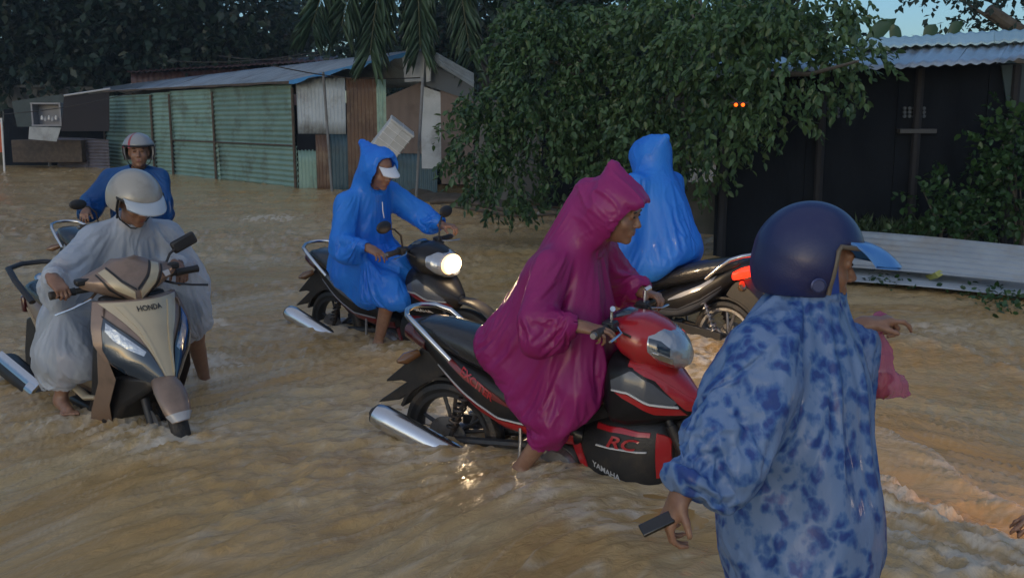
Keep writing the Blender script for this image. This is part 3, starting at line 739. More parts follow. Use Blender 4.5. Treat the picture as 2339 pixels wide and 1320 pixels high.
    rot = np.array(Matrix.Rotation(R(20), 3, 'X')); g = MB(); g.box((.25, .325, 1.135), (.016, .07, .034), rot); g.xf(st).obj('mirror', M_plastic, ms, bevel=.013)
    g = MB(); g.box((.233, .325, 1.135), (.002, .06, .026), rot); g.xf(st).obj('mirror_glass', M_mirror, ms)
    return root, st
# ---------------------------------------------------------------- people
M_skin = mat('wet_skin', (.30, .165, .105), .42, sss=.08, col2=(.24, .125, .08), nscale=30, bump=.08, bscale=150)
M_lips = mat('lips', (.27, .09, .07), .4)
M_hair = mat('black_hair', (.012, .010, .010), .5, bump=.6, bscale=120)
M_eye = mat('dark_eye', (.02, .015, .012), .15)
M_cloth_d = mat('dark_cloth', (.025, .03, .045), .8, bump=.3, bscale=60)
M_strap = mat('black_strap', (.012, .012, .014), .6)
def coatmat(name, col, col2, rough=.36, alpha=1, nscale=3.5, bump=.35, bscale=22, coat=.15, tl=.22):
    m = mat(name, col, rough, col2=col2, nscale=nscale, namt=.6, bump=bump, bscale=bscale, alpha=alpha, coat=coat, stretch=(1, 1, .45))
    # thin plastic lets a little light through
    nt = m.node_tree; b = nt.nodes['Principled BSDF']; out = [n for n in nt.nodes if n.type == 'OUTPUT_MATERIAL'][0]
    tr = nt.nodes.new('ShaderNodeBsdfTranslucent'); mx = nt.nodes.new('ShaderNodeMixShader'); mx.inputs[0].default_value = tl
    if b.inputs['Base Color'].links: nt.links.new(b.inputs['Base Color'].links[0].from_socket, tr.inputs['Color'])
    nt.links.new(b.outputs[0], mx.inputs[1]); nt.links.new(tr.outputs[0], mx.inputs[2]); nt.links.new(mx.outputs[0], out.inputs['Surface'])
    b.inputs['IOR'].default_value = 1.45
    if tl and alpha < 1:
        tp = nt.nodes.new('ShaderNodeBsdfTransparent'); m2 = nt.nodes.new('ShaderNodeMixShader'); m2.inputs[0].default_value = alpha
        b.inputs['Alpha'].default_value = 1
        nt.links.new(tp.outputs[0], m2.inputs[1]); nt.links.new(mx.outputs[0], m2.inputs[2]); nt.links.new(m2.outputs[0], out.inputs['Surface'])
    return m
M_blue = coatmat('blue_raincoat', (.015, .20, .84), (.035, .29, .95), rough=.42, tl=.3)
M_dblue = coatmat('dark_blue_raincoat', (.006, .065, .24), (.010, .09, .30), rough=.34)
M_mag = coatmat('magenta_raincoat', (.33, .012, .15), (.40, .03, .21), rough=.42, tl=.3)
M_clear = coatmat('clear_raincoat', (.60, .67, .78), (.74, .80, .88), rough=.3, alpha=.64, tl=.3, nscale=5, bump=.8)
M_floral = coatmat('floral_raincoat', (.05, .10, .30), (.30, .42, .60), rough=.44, tl=.25, bump=.7)
def make_floral():
    nt = M_floral.node_tree; N = nt.nodes.new; L = nt.links.new; b = nt.nodes['Principled BSDF']
    tc = N('ShaderNodeTexCoord'); vo = N('ShaderNodeTexVoronoi'); vo.inputs['Scale'].default_value = 19; vo.feature = 'F1'
    nz = N('ShaderNodeTexNoise'); nz.inputs['Scale'].default_value = 14; nz.inputs['Detail'].default_value = 4
    mx = N('ShaderNodeVectorMath'); mx.operation = 'MULTIPLY_ADD'; mx.inputs[1].default_value = (.14, .14, .14)
    L(nz.outputs['Color'], mx.inputs[0]); L(tc.outputs['Object'], mx.inputs[2]); L(mx.outputs[0], vo.inputs['Vector'])
    cr = N('ShaderNodeValToRGB'); e = cr.color_ramp.elements
    e[0].position = 0; e[0].color = (.03, .07, .26, 1); e[1].position = .62; e[1].color = (.24, .36, .58, 1)
    for p, c in ((.22, (.02, .05, .27, 1)), (.30, (.035, .10, .36, 1)), (.45, (.10, .22, .48, 1))):
        q = e.new(p); q.color = c
    L(vo.outputs['Distance'], cr.inputs['Fac'])
    n2 = N('ShaderNodeTexNoise'); n2.inputs['Scale'].default_value = 5; n2.inputs['Detail'].default_value = 3; L(tc.outputs['Object'], n2.inputs['Vector'])
    c2 = N('ShaderNodeValToRGB'); c2.color_ramp.elements[0].position = .38; c2.color_ramp.elements[1].position = .80
    mm = N('ShaderNodeMixRGB'); mm.inputs['Color2'].default_value = (.05, .12, .36, 1); L(c2.outputs['Color'], mm.inputs['Fac']); L(cr.outputs['Color'], mm.inputs['Color1'])
    L(mm.outputs['Color'], b.inputs['Base Color'])
    for n in nt.nodes:
        if n.type == 'BSDF_TRANSLUCENT': L(mm.outputs['Color'], n.inputs['Color'])
make_floral()

def frame(f, u):
    f = nrm(f); u = nrm(np.array(u) - f * (np.dot(u, f))); return np.cross(u, f), f, u
def add_head(sd, c, f, u):
    l, f, u = frame(f, u); c = np.array(c); M = [l, f, u]
    sd.ell(c + u * .022 - f * .012, (.077, .096, .102), M, .02)
    sd.ell(c + f * .026 - u * .05, (.061, .068, .076), M, .03)
    sd.ell(c + f * .074 - u * .104, (.024, .018, .017), M, .02)
    for s in (-1, 1):
        sd.ell(c + f * .06 + l * s * .040 - u * .028, (.024, .024, .024), M, .02)
        sd.ell(c + l * s * .077 - f * .008 - u * .01, (.010, .024, .033), M, .008)
        sd.ell(c + f * .096 + l * s * .032 + u * .012, (.019, .014, .012), M, .014, 's')
    sd.cap(c + f * .082 - l * .035 + u * .032, c + f * .082 + l * .035 + u * .032, .012, k=.015)
    for s in (-1, 1): sd.ell(c + f * .081 + l * s * .032 + u * .011, (.0155, .011, .012), M, .004)
    sd.cap(c + f * .088 + u * .012, c + f * .110 - u * .026, .007, .0115, k=.012)
    for s in (-1, 1): sd.ell(c + f * .100 + l * s * .012 - u * .031, (.008, .010, .008), M, .006)
    sd.cap(c + f * .090 - l * .019 - u * .058, c + f * .090 + l * .019 - u * .058, .0075, k=.008)
    sd.cap(c + f * .089 - l * .017 - u * .071, c + f * .089 + l * .017 - u * .071, .008, k=.008)
    sd.cap(c + f * .1035 - l * .022 - u * .0645, c + f * .1035 + l * .022 - u * .0645, .0035, k=.004, op='s')
def head_details(par, c, f, u, off, hair=False):
    l, f, u = frame(f, u); c = np.array(c) - off
    for s in (-1, 1):
        g = MB(); g.tube([c + f * .0905 + l * s * (.032 + t) + u * (.0105 + .0015 * (1 - abs(t) / .011)) for t in (-.012, -.005, 0, .005, .012)], [.001, .0035, .0042, .0035, .001], 8); g.obj('eye', M_eye, par)
        g = MB(); g.tube([c + f * (.094 - abs(t - .03) * .25) + l * s * t + u * (.032 + .10 * (.0012 - (t - .034) ** 2) * 8) for t in (.016, .024, .034, .044, .052)], [.0015, .003, .0032, .0026, .001], 6); g.obj('eyebrow', M_hair, par)
    g = MB(); g.tube([c + f * (.0965 - abs(t) * .25) + l * t - u * .0595 for t in (-.02, -.01, 0, .01, .02)], [.001, .004, .0045, .004, .001], 8); g.tube([c + f * (.0965 - abs(t) * .25) + l * t - u * .0705 for t in (-.018, -.01, 0, .01, .018)], [.001, .0045, .0052, .0045, .001], 8)
    g.obj('lips', M_lips, par)
    if hair:
        sd = SDF().ell(c + u * .03 - f * .02, (.083, .1, .104), [l, f, u], .01)
        sd.ell(c + f * .09 - u * .03, (.08, .075, .10), [l, f, u], .01, 's')
        V, F = sd.mesh(.006, 1); link('hair', mk_mesh('hair', V, F, True), M_hair, par)
def add_hand(sd, w, d, n, th, curl=(35, 45, 30), thumb=(.7, .6, -.3), sc=1.0, spread=.06):
    w = np.array(w, float); d = nrm(d); n = nrm(np.array(n) - d * np.dot(n, d)); t0 = np.cross(d, n); th = t0 if np.dot(t0, th) > 0 else -t0
    sd.box(w + d * .045 * sc, (.046 * sc, .037 * sc, .0125 * sc), [d, th, n], .011, .012)
    sd.cap(w - d * .03, w + d * .02, .026, .024, k=.02, flat=(n, .75))
    for i, (L_, off, r) in enumerate(((.074, .0285, .0085), (.082, .0097, .0088), (.076, -.009, .0084), (.060, -.027, .0075))):
        b = w + d * (.086 - .004 * abs(i - 1)) * sc + th * off * sc; a = 0
        dd = nrm(d + th * spread * (1.5 - i)); c_ = curl if np.isscalar(curl[0]) else curl[i]
        for j, fr in enumerate((.46, .3, .24)):
            a += R(c_[j]); q = math.cos(a) * dd - math.sin(a) * n; e = b + q * L_ * fr * sc
            sd.cap(b, e, r * (1 - .08 * j) * sc, r * (.92 - .08 * j) * sc, k=.004); b = e
    b = w + d * .022 * sc + th * .026 * sc; q = nrm(th * thumb[0] + d * thumb[1] + n * thumb[2]); e = b + q * .042 * sc; sd.cap(b, e, .012, .0105, k=.012)
    q2 = nrm(q + d * .5 - n * .35); sd.cap(e, e + q2 * .030 * sc, .0098, .0085, k=.004)
def add_foot(sd, a, d):
    a = np.array(a, float); d = nrm(d); l = np.cross((0, 0, 1.0), d)
    sd.cap(a - (0, 0, .03) - d * .02, a + d * .12 - np.array((0, 0, .055)), .036, .028, k=.03)
    for i in range(5): b = a + d * (.14 - .008 * i) + l * (.032 - .016 * i) - np.array((0, 0, .062)); sd.cap(b, b + d * .035, .011 if i else .014, .009, k=.006)
def build_body(par, off, J, vox=.0065, details=True, skin=None, hair=False, hands=True):
    sd = SDF(); g = {k: np.array(v, float) for k, v in J.items() if k not in ('hand',)}
    fb = nrm(np.cross(g['sR'] - g['sL'], g['nk'] - g['pel']))
    sd.cap(g['pel'], g['che'], .135, .15, k=.05, flat=(fb, .78)); sd.cap(g['che'], g['nk'] - nrm(g['nk'] - g['che']) * .05, .15, .10, k=.05, flat=(fb, .75))
    sd.cap(g['sR'], g['sL'], .058, k=.05)
    l, f, u = frame(g['f'], g['u']); sd.cap(g['nk'] - nrm(g['nk'] - g['che']) * .03, g['hd'] - u * .05 - f * .015, .058, .053, k=.02)
    add_head(sd, g['hd'], g['f'], g['u'])
    for s in 'RL':
        sd.cap(g['s' + s], g['e' + s], .052, .042, k=.03); sd.cap(g['e' + s], g['w' + s], .042, .026, k=.01)
        hip = g['pel'] + (g['s' + s] - (g['sR'] + g['sL']) / 2) * .5 - nrm(g['che'] - g['pel']) * .04
        sd.cap(hip, g['k' + s], .09, .058, k=.04)
        calf = g['k' + s] + (g['a' + s] - g['k' + s]) * .33 - fb * .0
        sd.cap(g['k' + s], calf, .055, .054, k=.02); sd.cap(calf, g['a' + s], .054, .033, k=.02)
        add_foot(sd, g['a' + s], g['t' + s])
        h = J['hand'].get(s) if hands else None
        if h: add_hand(sd, g['w' + s], **h)
    V, F = sd.mesh(vox, 1); V = V - off
    b = link('body', mk_mesh('body', V, F, True), skin or M_skin, par)
    if details: head_details(par, g['hd'], g['f'], g['u'], off, hair)
    return b, g
def fold_disp(fields, seed=0, billow=.010, bl=.22):
    """fields: (a, b, along direction, wavelength, amplitude)"""
    def f(V):
        tot = np.zeros(len(V)); ws = np.full(len(V), 1e-6)
        for i, (a, b, d, lam, amp) in enumerate(fields):
            a = np.array(a, float); b = np.array(b, float); ab = b - a; q = V - a
            t = np.clip(q @ ab / (ab @ ab + 1e-9), 0, 1); ds = np.linalg.norm(q - t[:, None] * ab, axis=1)
            w = np.exp(-(ds / .13) ** 2) + 1e-5; d = nrm(d); al = (V @ d)[:, None] * d
            q = (V - al) / lam + al / (lam * 5) + seed * 7.7 + i * 3.1
            q = q + .35 * np.stack([pnoise(V * 2.6 + 5 + seed), pnoise(V * 2.6 + 55), pnoise(V * 2.6 + 105)], 1)
            n1 = pnoise(q * .8); n2 = pnoise(q * 1.7 + 9); n3 = pnoise(q * 3.3 + 19)
            m_ = np.clip(.55 + pnoise(V * 4 + 77 + i) * 1.4, 0, 1.2)
            r1 = 1.5 * np.exp(-np.abs(n1) / .11) + .9 * n1; r2 = m_ * np.exp(-np.abs(n2) / .12) + .3 * n2; r3 = m_ * np.exp(-np.abs(n3) / .2)
            r1, r2 = r1 - .5, .55 * (r2 - .25) + .22 * (r3 - .2)
            tot += w * amp * (r1 + r2); ws += w
        return tot / ws + billow * pnoise(V / bl + seed) - .004
    return f
def build_coat(par, off, g, m, hood=True, R_=(.172, .185), sleeve=(.078, .072, .05), extra=None, fields=None, vox=.0105, peak=None, hoodr=(.115, .135, .145),
               cav=(.078, .10, .108), cavoff=(.10, -.025), name='raincoat', seed=0, amp=1.0, brim=None, billow=.007, skirt=.16, collar=True, cut=None, cloth=None):
    sd = SDF(); fb = nrm(np.cross(g['sR'] - g['sL'], g['nk'] - g['pel'])); l, f, u = frame(g['f'], g['u'])
    sd.cap(g['pel'], g['che'], R_[0], R_[1], k=.06, flat=(fb, .86)); sd.cap(g['che'], g['nk'] - nrm(g['nk'] - g['che']) * .04, R_[1], .10, k=.06, flat=(fb, .8))
    sd.cap(g['sR'], g['sL'], .078, k=.06)
    for s in 'RL':
        sh, el, wr = g['s' + s], g['e' + s], g['w' + s]
        mid = (el + wr) / 2; sd.cap(sh, el, sleeve[0], sleeve[1], k=.05); sd.cap(el, mid, sleeve[1], sleeve[1] * .98, k=.03)
        d = nrm(wr - el); cuff = wr - d * .03; sd.cap(mid, cuff - d * .02, sleeve[1] * .98, sleeve[2], k=.02); sd.cap(cuff - d * .02, cuff + d * .012, .036, .04, k=.012)
        if skirt:
            hip = g['pel'] + (sh - (g['sR'] + g['sL']) / 2) * .5; sd.cap(hip, g['k' + s], skirt, skirt * .68, k=.07)
    if extra: extra(sd)
    if hood:
        sd.cap(g['nk'] - nrm(g['nk'] - g['che']) * .05, g['hd'] - u * .04 - f * .02, .105, .10, k=.05)
        sd.ell(g['hd'] + u * .02 - f * .01, hoodr, [l, f, u], .04)
        if peak is not None:
            for (a, b, ra, rb) in peak: sd.cap(a, b, ra, rb, k=.05)
        if brim is not None: sd.cap(g['hd'] + f * .09 + u * .085 - l * .05, g['hd'] + f * .09 + u * .085 + l * .05, .034, k=.03); sd.cap(g['hd'] + f * .1 + u * .08, g['hd'] + f * (.1 + brim) + u * .07, .035, .022, k=.03)
        sd.ell(g['hd'] + f * cavoff[0] + u * cavoff[1], cav, [l, f, u], .012, 's')
        sd.ell(g['hd'] + f * .02 - u * .01, (cav[0] * 1.1, .11, .115), [l, f, u], .012, 's')
        if cut is not None:
            A_, B_ = np.array(cut[0]), np.array(cut[1]); e_ = nrm(B_ - A_); nn = nrm(np.cross(l, e_)); nn = nn if nn @ f > 0 else -nn
            sd.box((A_ + B_) / 2 + nn * .15, (np.linalg.norm(B_ - A_) / 2, .15, .088), [e_, nn, np.cross(e_, nn)], .03, .012, 's')
    elif collar:
        sd.cap(g['nk'] - nrm(g['nk'] - g['che']) * .05, g['nk'] + nrm(g['hd'] - g['nk']) * .03, .10, .082, k=.04)
        sd.cap(g['nk'] + nrm(g['hd'] - g['nk']) * .0, g['hd'], .062, .07, k=.012, op='s')
    for s in 'RL':
        d = nrm(g['w' + s] - g['e' + s]); sd.cap(g['w' + s] - d * .03, g['w' + s] + d * .1, .032, .036, k=.006, op='s')
    if fields is None:
        dn = nrm(g['pel'] - g['che']); fields = [(g['pel'], g['che'], dn + fb * .1, .075, .010 * amp), (g['che'], g['nk'], dn, .07, .007 * amp)]
        for s in 'RL':
            d = nrm(g['e' + s] - g['s' + s]); d2 = nrm(g['w' + s] - g['e' + s]); x = nrm(np.cross(d, d2) + .001)
            fields += [(g['s' + s], g['e' + s], x + d * .5, .055, .009 * amp), (g['e' + s], g['w' + s], nrm(np.cross(d2, fb)) + d2 * .3, .045, .008 * amp),
                       (g['pel'], g['k' + s], nrm(g['k' + s] - g['pel']) - np.array((0, 0, .6)), .08, .010 * amp)]
        if hood: fields.append((g['hd'] - u * .1, g['hd'] + u * .15, u - f * .4, .07, .009 * amp))
    V, F = sd.mesh(vox, 2); N0 = vnormals(V, F); V = V + N0 * fold_disp(fields, seed, billow)(V)[:, None] * (.55 if cloth else 1)
    if cloth:
        # open the hem so that the skirt hangs free
        fc = V[F].mean(1); nf = np.cross(V[F[:, 2]] - V[F[:, 0]], V[F[:, 3]] - V[F[:, 1]]); nf /= np.linalg.norm(nf, axis=1)[:, None] + 1e-12
        hp, hn = np.array(cloth['hem'][0]), nrm(cloth['hem'][1]); drop = (nf @ hn > .8) & (np.abs((fc - hp) @ hn) < .03)
        F = F[~drop]; used = np.unique(F); mp = -np.ones(len(V), int); mp[used] = np.arange(len(used)); V = V[used]; F = mp[F]
        w = np.zeros(len(V))
        for c, r0, r1 in cloth.get('pins', []) + ([(g['hd'], .15, .25)] if hood else [(g['nk'], .09, .14)]) + [(g['w' + s], .05, .09) for s in 'RL']:
            d = np.linalg.norm(V - c, axis=1); w = np.maximum(w, np.clip((r1 - d) / (r1 - r0), 0, 1))
    o = link(name, mk_mesh(name, V - off, F, True), m, par)
    if cloth:
        vg = o.vertex_groups.new(name='pin')
        if hood: w = np.where(np.linalg.norm(V - g['hd'], axis=1) < .3, np.minimum(w, .8), w)
        for lv in np.unique(np.round(w[w > 0] * 10)):
            if lv > 0: vg.add([int(i) for i in np.nonzero(np.round(w * 10) == lv)[0]], float(lv) / 10, 'REPLACE')
        ck = SDF(); fb_ = (fb, .8)
        ck.cap(g['pel'], g['che'], .145, .16, k=.05, flat=fb_); ck.cap(g['che'], g['nk'], .16, .09, k=.05, flat=fb_); ck.cap(g['sR'], g['sL'], .066, k=.05); ck.ell(g['hd'], (.1, .11, .13), k=.03)
        for s in 'RL':
            hip = g['pel'] + (g['s' + s] - (g['sR'] + g['sL']) / 2) * .5
            ck.cap(g['s' + s], g['e' + s], .058, .048, k=.03); ck.cap(g['e' + s], g['w' + s], .048, .03, k=.02); ck.cap(hip, g['k' + s], .10, .068, k=.04); ck.cap(g['k' + s], g['a' + s], .066, .04, k=.02)
        for a_, b_, r_ in cloth.get('solid', []): ck.cap(a_, b_, r_, k=.03)
        Vc, Fc = ck.mesh(.016, 0); co = link('collider', mk_mesh('collider', Vc, Fc), None); co.modifiers.new('col', 'COLLISION'); co.collision.thickness_outer = .004; co.collision.thickness_inner = .05; co.collision.cloth_friction = 12
        md = o.modifiers.new('cloth', 'CLOTH'); cs = md.settings; cs.vertex_group_mass = 'pin'; cs.quality = 4; cs.mass = .12; cs.tension_stiffness = 12; cs.compression_stiffness = 12; cs.shear_stiffness = 4; cs.bending_stiffness = cloth.get('bend', .25); cs.air_damping = 2
        cs.shrink_min = -cloth.get('grow', .05); cs.pin_stiffness = 3
        md.collision_settings.distance_min = .005; md.collision_settings.collision_quality = 2; md.point_cache.frame_end = 60
        CLOTH.append((o, co))
    else:
        md = o.modifiers.new('sub', 'SUBSURF'); md.levels = 1; md.render_levels = 1
    return o
CLOTH = []
def settle(frames):
    """let the coats hang and crumple for a moment, then keep the shape"""
    if not CLOTH: return
    t0 = time.time(); print('cloth verts', [len(o.data.vertices) for o, c in CLOTH])
    for fr in range(1, frames + 1): SC.frame_set(fr)
    print('settle', time.time() - t0)
    dg = bpy.context.evaluated_depsgraph_get(); out = []
    for o, co in CLOTH: me = bpy.data.meshes.new_from_object(o.evaluated_get(dg)); out.append(me)
    for (o, co), me in zip(CLOTH, out):
        o.modifiers.clear(); old = o.data; nm = old.name; o.data = me; bpy.data.meshes.remove(old); me.name = nm; o.vertex_groups.clear()
        md = o.modifiers.new('sub', 'SUBSURF'); md.levels = 1; md.render_levels = 1
        bpy.data.objects.remove(co)
    SC.frame_set(1)
def helmet(par, off, c, f, u, m, peak_m=None, trim=None, r=(.128, .15, .14), low=-.085, brow=.052, front=.035, stripe=None, peak_len=.075, peak_drop=.3):
    l, f, u = frame(f, u); c = np.array(c) + u * .018 - f * .012; M = [l, f, u]; r = np.array(r)
    sd = SDF().ell(c, r, M, .02); sd.cap(c - u * .02 - f * .02, c - u * .05 - f * .03, .118, .112, k=.05)
    sd.ell(c - u * .02, r - .021, M, .008, 's'); sd.cap(c - u * .0 - f * .01, c - u * .3 - f * .01, .1, .105, k=.01, op='s')
    sd.box(c + f * (front + .2) + u * (brow - .25), (.3, .2, .25), M, .03, .012, 's')
    sd.half(c + u * low, -u + f * .12, .006)
    V, F = sd.mesh(.0055, 2); h = link('helmet', mk_mesh('helmet', V - off, F, True), m, par)
    def surf(az, z):   # point on the shell; az from the front
        zz = (z - 0) / r[2]; k = math.sqrt(max(0, 1 - zz * zz)); return c + l * math.sin(az) * r[0] * k + f * math.cos(az) * r[1] * k + u * z
    if trim:
        pts = [surf(a, brow - .003) + nrm(surf(a, 0) - c) * .002 for a in np.linspace(-1.25, 1.25, 16)]
        sidev = lambda s: [c + l * s * (.124 - .01 * abs(t)) + f * (front - .003) + u * z for t, z in ((0, .03), (0, 0), (0, -.03), (1, -.06), (1, -.085))]
        pts = sidev(-1)[::-1] + pts + sidev(1); g = MB(); g.tube([p - off for p in pts], .0065, 8); g.obj('edge_trim', trim, h)
    if peak_m:
        rs = []
        for t in np.linspace(0, 1, 6):
            top = []; bot = []
            for a in np.linspace(-1.0, 1.0, 15):
                p = surf(a, brow + .008); ext = peak_len * t * (math.cos(a) ** .6); q = p + (f * .95 - u * (peak_drop * t)) * ext - u * .012 * t * (1 - math.cos(a)) * 3
                top.append(q + u * .003 - off); bot.append(q - u * .003 - off)
            rs.append(top + bot[::-1])
        MB().rings(rs).obj('peak', peak_m, h)
    if stripe:
        for da in (-1.15, -.55):
            rs = []
            for t in np.linspace(.15, 1.45, 14):
                ring = []
                for k_, e in ((-.09, .0015), (.09, .0015), (.09, -.004), (-.09, -.004)):
                    a = t; az = math.pi * .0 + da * (1 + t * .3) + k_
                    p = np.array([math.sin(az) * math.cos(a) * r[0], math.cos(az) * math.cos(a) * r[1], math.sin(a) * r[2]]); nn = nrm(p / r ** 2)
                    p = p + nn * e; ring.append(c + l * p[0] + f * p[1] + u * p[2] - off)
                rs.append(ring)
            MB().rings(rs).obj('stripe', stripe, h)
    # chin straps
    for s in (-1, 1):
        g = MB(); g.tube([c + l * s * .108 - u * .05 + f * .01 - off, c + l * s * .085 - u * .11 + f * .035 - off, c + l * s * .03 - u * .155 + f * .06 - off, c - u * .16 + f * .062 - off], .0055, 6, flat=.5); g.obj('chin_strap', M_strap, h)
    return h
# ---------------------------------------------------------------- ground and flood water
M_mud = mat('wet_mud', (.12, .08, .05), .6, col2=(.07, .05, .035), nscale=3, bump=.5, bscale=12)
mk = MB(); mk.add([(-400, -60, 0), (400, -60, 0), (400, 500, 0), (-400, 500, 0)], [(0, 1, 2, 3)])
mk.obj('ground', M_mud, smooth=False, kind='structure')

def seg_d(X, Y, a, b):
    a = np.array(a[:2]); b = np.array(b[:2]); ab = b - a; t = np.clip(((X - a[0]) * ab[0] + (Y - a[1]) * ab[1]) / (ab @ ab), 0, 1)
    dx = X - a[0] - t * ab[0]; dy = Y - a[1] - t * ab[1]; n = np.array([-ab[1], ab[0]]) / np.linalg.norm(ab)
    return np.sqrt(dx * dx + dy * dy), dx * n[0] + dy * n[1], t
def make_water():
    ys = [1.2]
    while ys[-1] < 34: ys.append(ys[-1] + max(.011, .0052 * ys[-1] ** 1.25 if ys[-1] > 2 else .011))
    ys = np.array(ys); nx = 640; s = np.linspace(-1, 1, nx)
    Y = np.repeat(ys[:, None], nx, 1); X = s[None, :] * (1.0 + .66 * Y)
    X = X.ravel(); Y = Y.ravel()
    Z0 = np.zeros_like(X)
    p = lambda sx, sy, o: np.stack([X * sx + o, Y * sy + o * .7, Z0 + o * 1.3], 1)
    # flow runs across the road; warp it a little
    wx = pnoise(p(.5, .5, 3)) * .6; wy = pnoise(p(.5, .5, 13)) * .6
    # stream lines: they climb to the right on the left half and fall to the right on the right half
    PS = Y + .95 * np.exp(-np.maximum(0, Y - 3) / 5) * np.sqrt((X - .4) ** 2 + .35)
    q = lambda lx, ly, o, r=0: np.stack([((X + wx) * math.cos(r * .35) + (PS + wy) * math.sin(r * .35)) / lx + o, (-(X + wx) * math.sin(r * .35) + (PS + wy) * math.cos(r * .35)) / ly + o, Z0 + o * 1.3], 1)
    h = .016 * pnoise(q(1.9, 1.1, 1, .25)) + .010 * pnoise(q(.8, .38, 4, .35))
    rd = lambda n: 1 - np.abs(n) * 2.2
    act = .45 + .75 * np.clip(.5 + pnoise(p(.33, .5, 31)) * 1.3, 0, 1)
    near = np.clip(1.25 - Y / 26, .6, 1)
    h += act * (1 + np.clip(Y / 12, 0, 1.2)) * (.013 * rd(pnoise(q(.42, .15, 7, .45))) + .0085 * rd(pnoise(q(.18, .07, 9, .1))) + .0042 * pnoise(q(.09, .045, 11, .5)) * near)
    h += act * near * .0012 * rd(pnoise(q(.06, .026, 15, .3)))
    foam = np.clip(rd(pnoise(q(.5, .12, 21, .4))) - .75, 0, 1) * act * 1.7 * np.clip(pnoise(q(.16, .07, 8, .2)) + .25, 0, 1)
    # chop behind and beside things standing in the flow: (x, y, radius, strength)
    for cx, cy, r, a in CHOP:
        d2 = ((X - cx) ** 2 + (Y - cy) ** 2) / r ** 2; w = np.exp(-d2)
        h += a * w * (.016 * rd(pnoise(q(.15, .08, 33, .4))) + .007 * pnoise(q(.07, .045, 37)) + .010)
        foam += a * w * np.clip(pnoise(q(.085, .045, 41)) * 1.6 + .5, 0, 1) * 1.15
    # long standing wave fronts on the right: (a, b, height, width, roughness)
    for a, b, hh, wd, rg in FRONTS:
        d, sgn, t = seg_d(X, Y, a, b); sg = sgn + .12 * pnoise(q(.5, .5, 51)) + .05 * pnoise(q(.14, .14, 53))
        on = np.exp(-np.clip(d - np.abs(sgn), 0, 9) ** 2 / .1)
        prof = np.where(sg > 0, np.exp(-(sg / (wd * .35)) ** 2), np.exp(-(sg / (wd * 1.6)) ** 2)) * on
        h += hh * prof + rg * prof * (.018 * rd(pnoise(q(.16, .09, 57, .3))) + .006 * pnoise(q(.06, .045, 59)))
        foam += rg * prof * (np.clip(pnoise(q(.10, .05, 61, .4)) * 1.5 + .3, 0, 1)) + .6 * min(1, rg * 2) * (rg > .2) * np.exp(-((sg - .01) / .03) ** 2) * on * np.clip(.6 + pnoise(q(.06, .04, 66)) * 1.4, 0, 1) * np.clip(.5 + pnoise(q(.2, .2, 63)) * 1.6, 0, 1)
    for cx, cy, rx, ry, dz in DIPS: h += dz * np.exp(-((X - cx) / rx) ** 2 - ((Y - cy) / ry) ** 2)
    V = np.stack([X, Y, WL + h], 1); ny = len(ys)
    i = (np.arange(ny - 1)[:, None] * nx + np.arange(nx - 1)[None, :]).ravel()
    F = np.stack([i, i + 1, i + nx + 1, i + nx], 1)
    me = mk_mesh('flood_water', V, F, True)
    at = me.attributes.new('foam', 'FLOAT', 'POINT'); at.data.foreach_set('value', np.clip(foam, 0, 1).astype(np.float32))
    at = me.attributes.new('silt', 'FLOAT', 'POINT'); at.data.foreach_set('value', np.clip(.45 + 1.0 * pnoise(q(1.5, .55, 71, .3)) + .4 * pnoise(q(.3, .12, 73, .35)) + .15 * pnoise(q(.1, .05, 75, .35)), 0, 1).astype(np.float32))
    at = me.attributes.new('flow', 'FLOAT_VECTOR', 'POINT'); at.data.foreach_set('vector', np.stack([X + wx * .5, PS + wy * .5, Z0], 1).astype(np.float32).ravel())
    m = bpy.data.materials.new('muddy_flood_water'); m.use_nodes = True; nt = m.node_tree; b = nt.nodes['Principled BSDF']; N = nt.nodes.new; L = nt.links.new
    a1 = N('ShaderNodeAttribute'); a1.attribute_name = 'foam'; a2 = N('ShaderNodeAttribute'); a2.attribute_name = 'silt'
    c1 = N('ShaderNodeMixRGB'); c1.inputs['Color1'].default_value = WCOL[0]; c1.inputs['Color2'].default_value = WCOL[1]; L(a2.outputs['Fac'], c1.inputs['Fac'])
    c2 = N('ShaderNodeMixRGB'); c2.inputs['Color2'].default_value = WCOL[2]; L(a1.outputs['Fac'], c2.inputs['Fac']); L(c1.outputs[0], c2.inputs['Color1'])
    L(c2.outputs[0], b.inputs['Base Color']); b.inputs['IOR'].default_value = 1.33
    mr = N('ShaderNodeMapRange'); mr.inputs['To Min'].default_value = .09; mr.inputs['To Max'].default_value = .6; L(a1.outputs['Fac'], mr.inputs['Value']); L(mr.outputs[0], b.inputs['Roughness'])
    tc = N('ShaderNodeAttribute'); tc.attribute_name = 'flow'; mp = N('ShaderNodeMapping'); mp.inputs['Scale'].default_value = (1.15, 1.9, 1); L(tc.outputs['Vector'], mp.inputs['Vector'])
    n1 = N('ShaderNodeTexNoise'); n1.inputs['Scale'].default_value = 13; n1.inputs['Detail'].default_value = 7; n1.inputs['Roughness'].default_value = .6; n1.inputs['Distortion'].default_value = .6; L(mp.outputs[0], n1.inputs['Vector'])
    bp = N('ShaderNodeBump'); bp.inputs['Strength'].default_value = .6; bp.inputs['Distance'].default_value = .03; L(n1.outputs['Fac'], bp.inputs['Height']); L(bp.outputs[0], b.inputs['Normal'])
    link('flood_water', me, m, kind='structure')
    # the flood goes on beyond the part in view
    g = MB(); z = WL - .03
    g.add([(-400, 30, z), (400, 30, z), (400, 500, z), (-400, 500, z)], [(0, 1, 2, 3)]); g.add([(-60, -40, z), (60, -40, z), (60, 34, z), (-60, 34, z)], [(0, 1, 2, 3)])
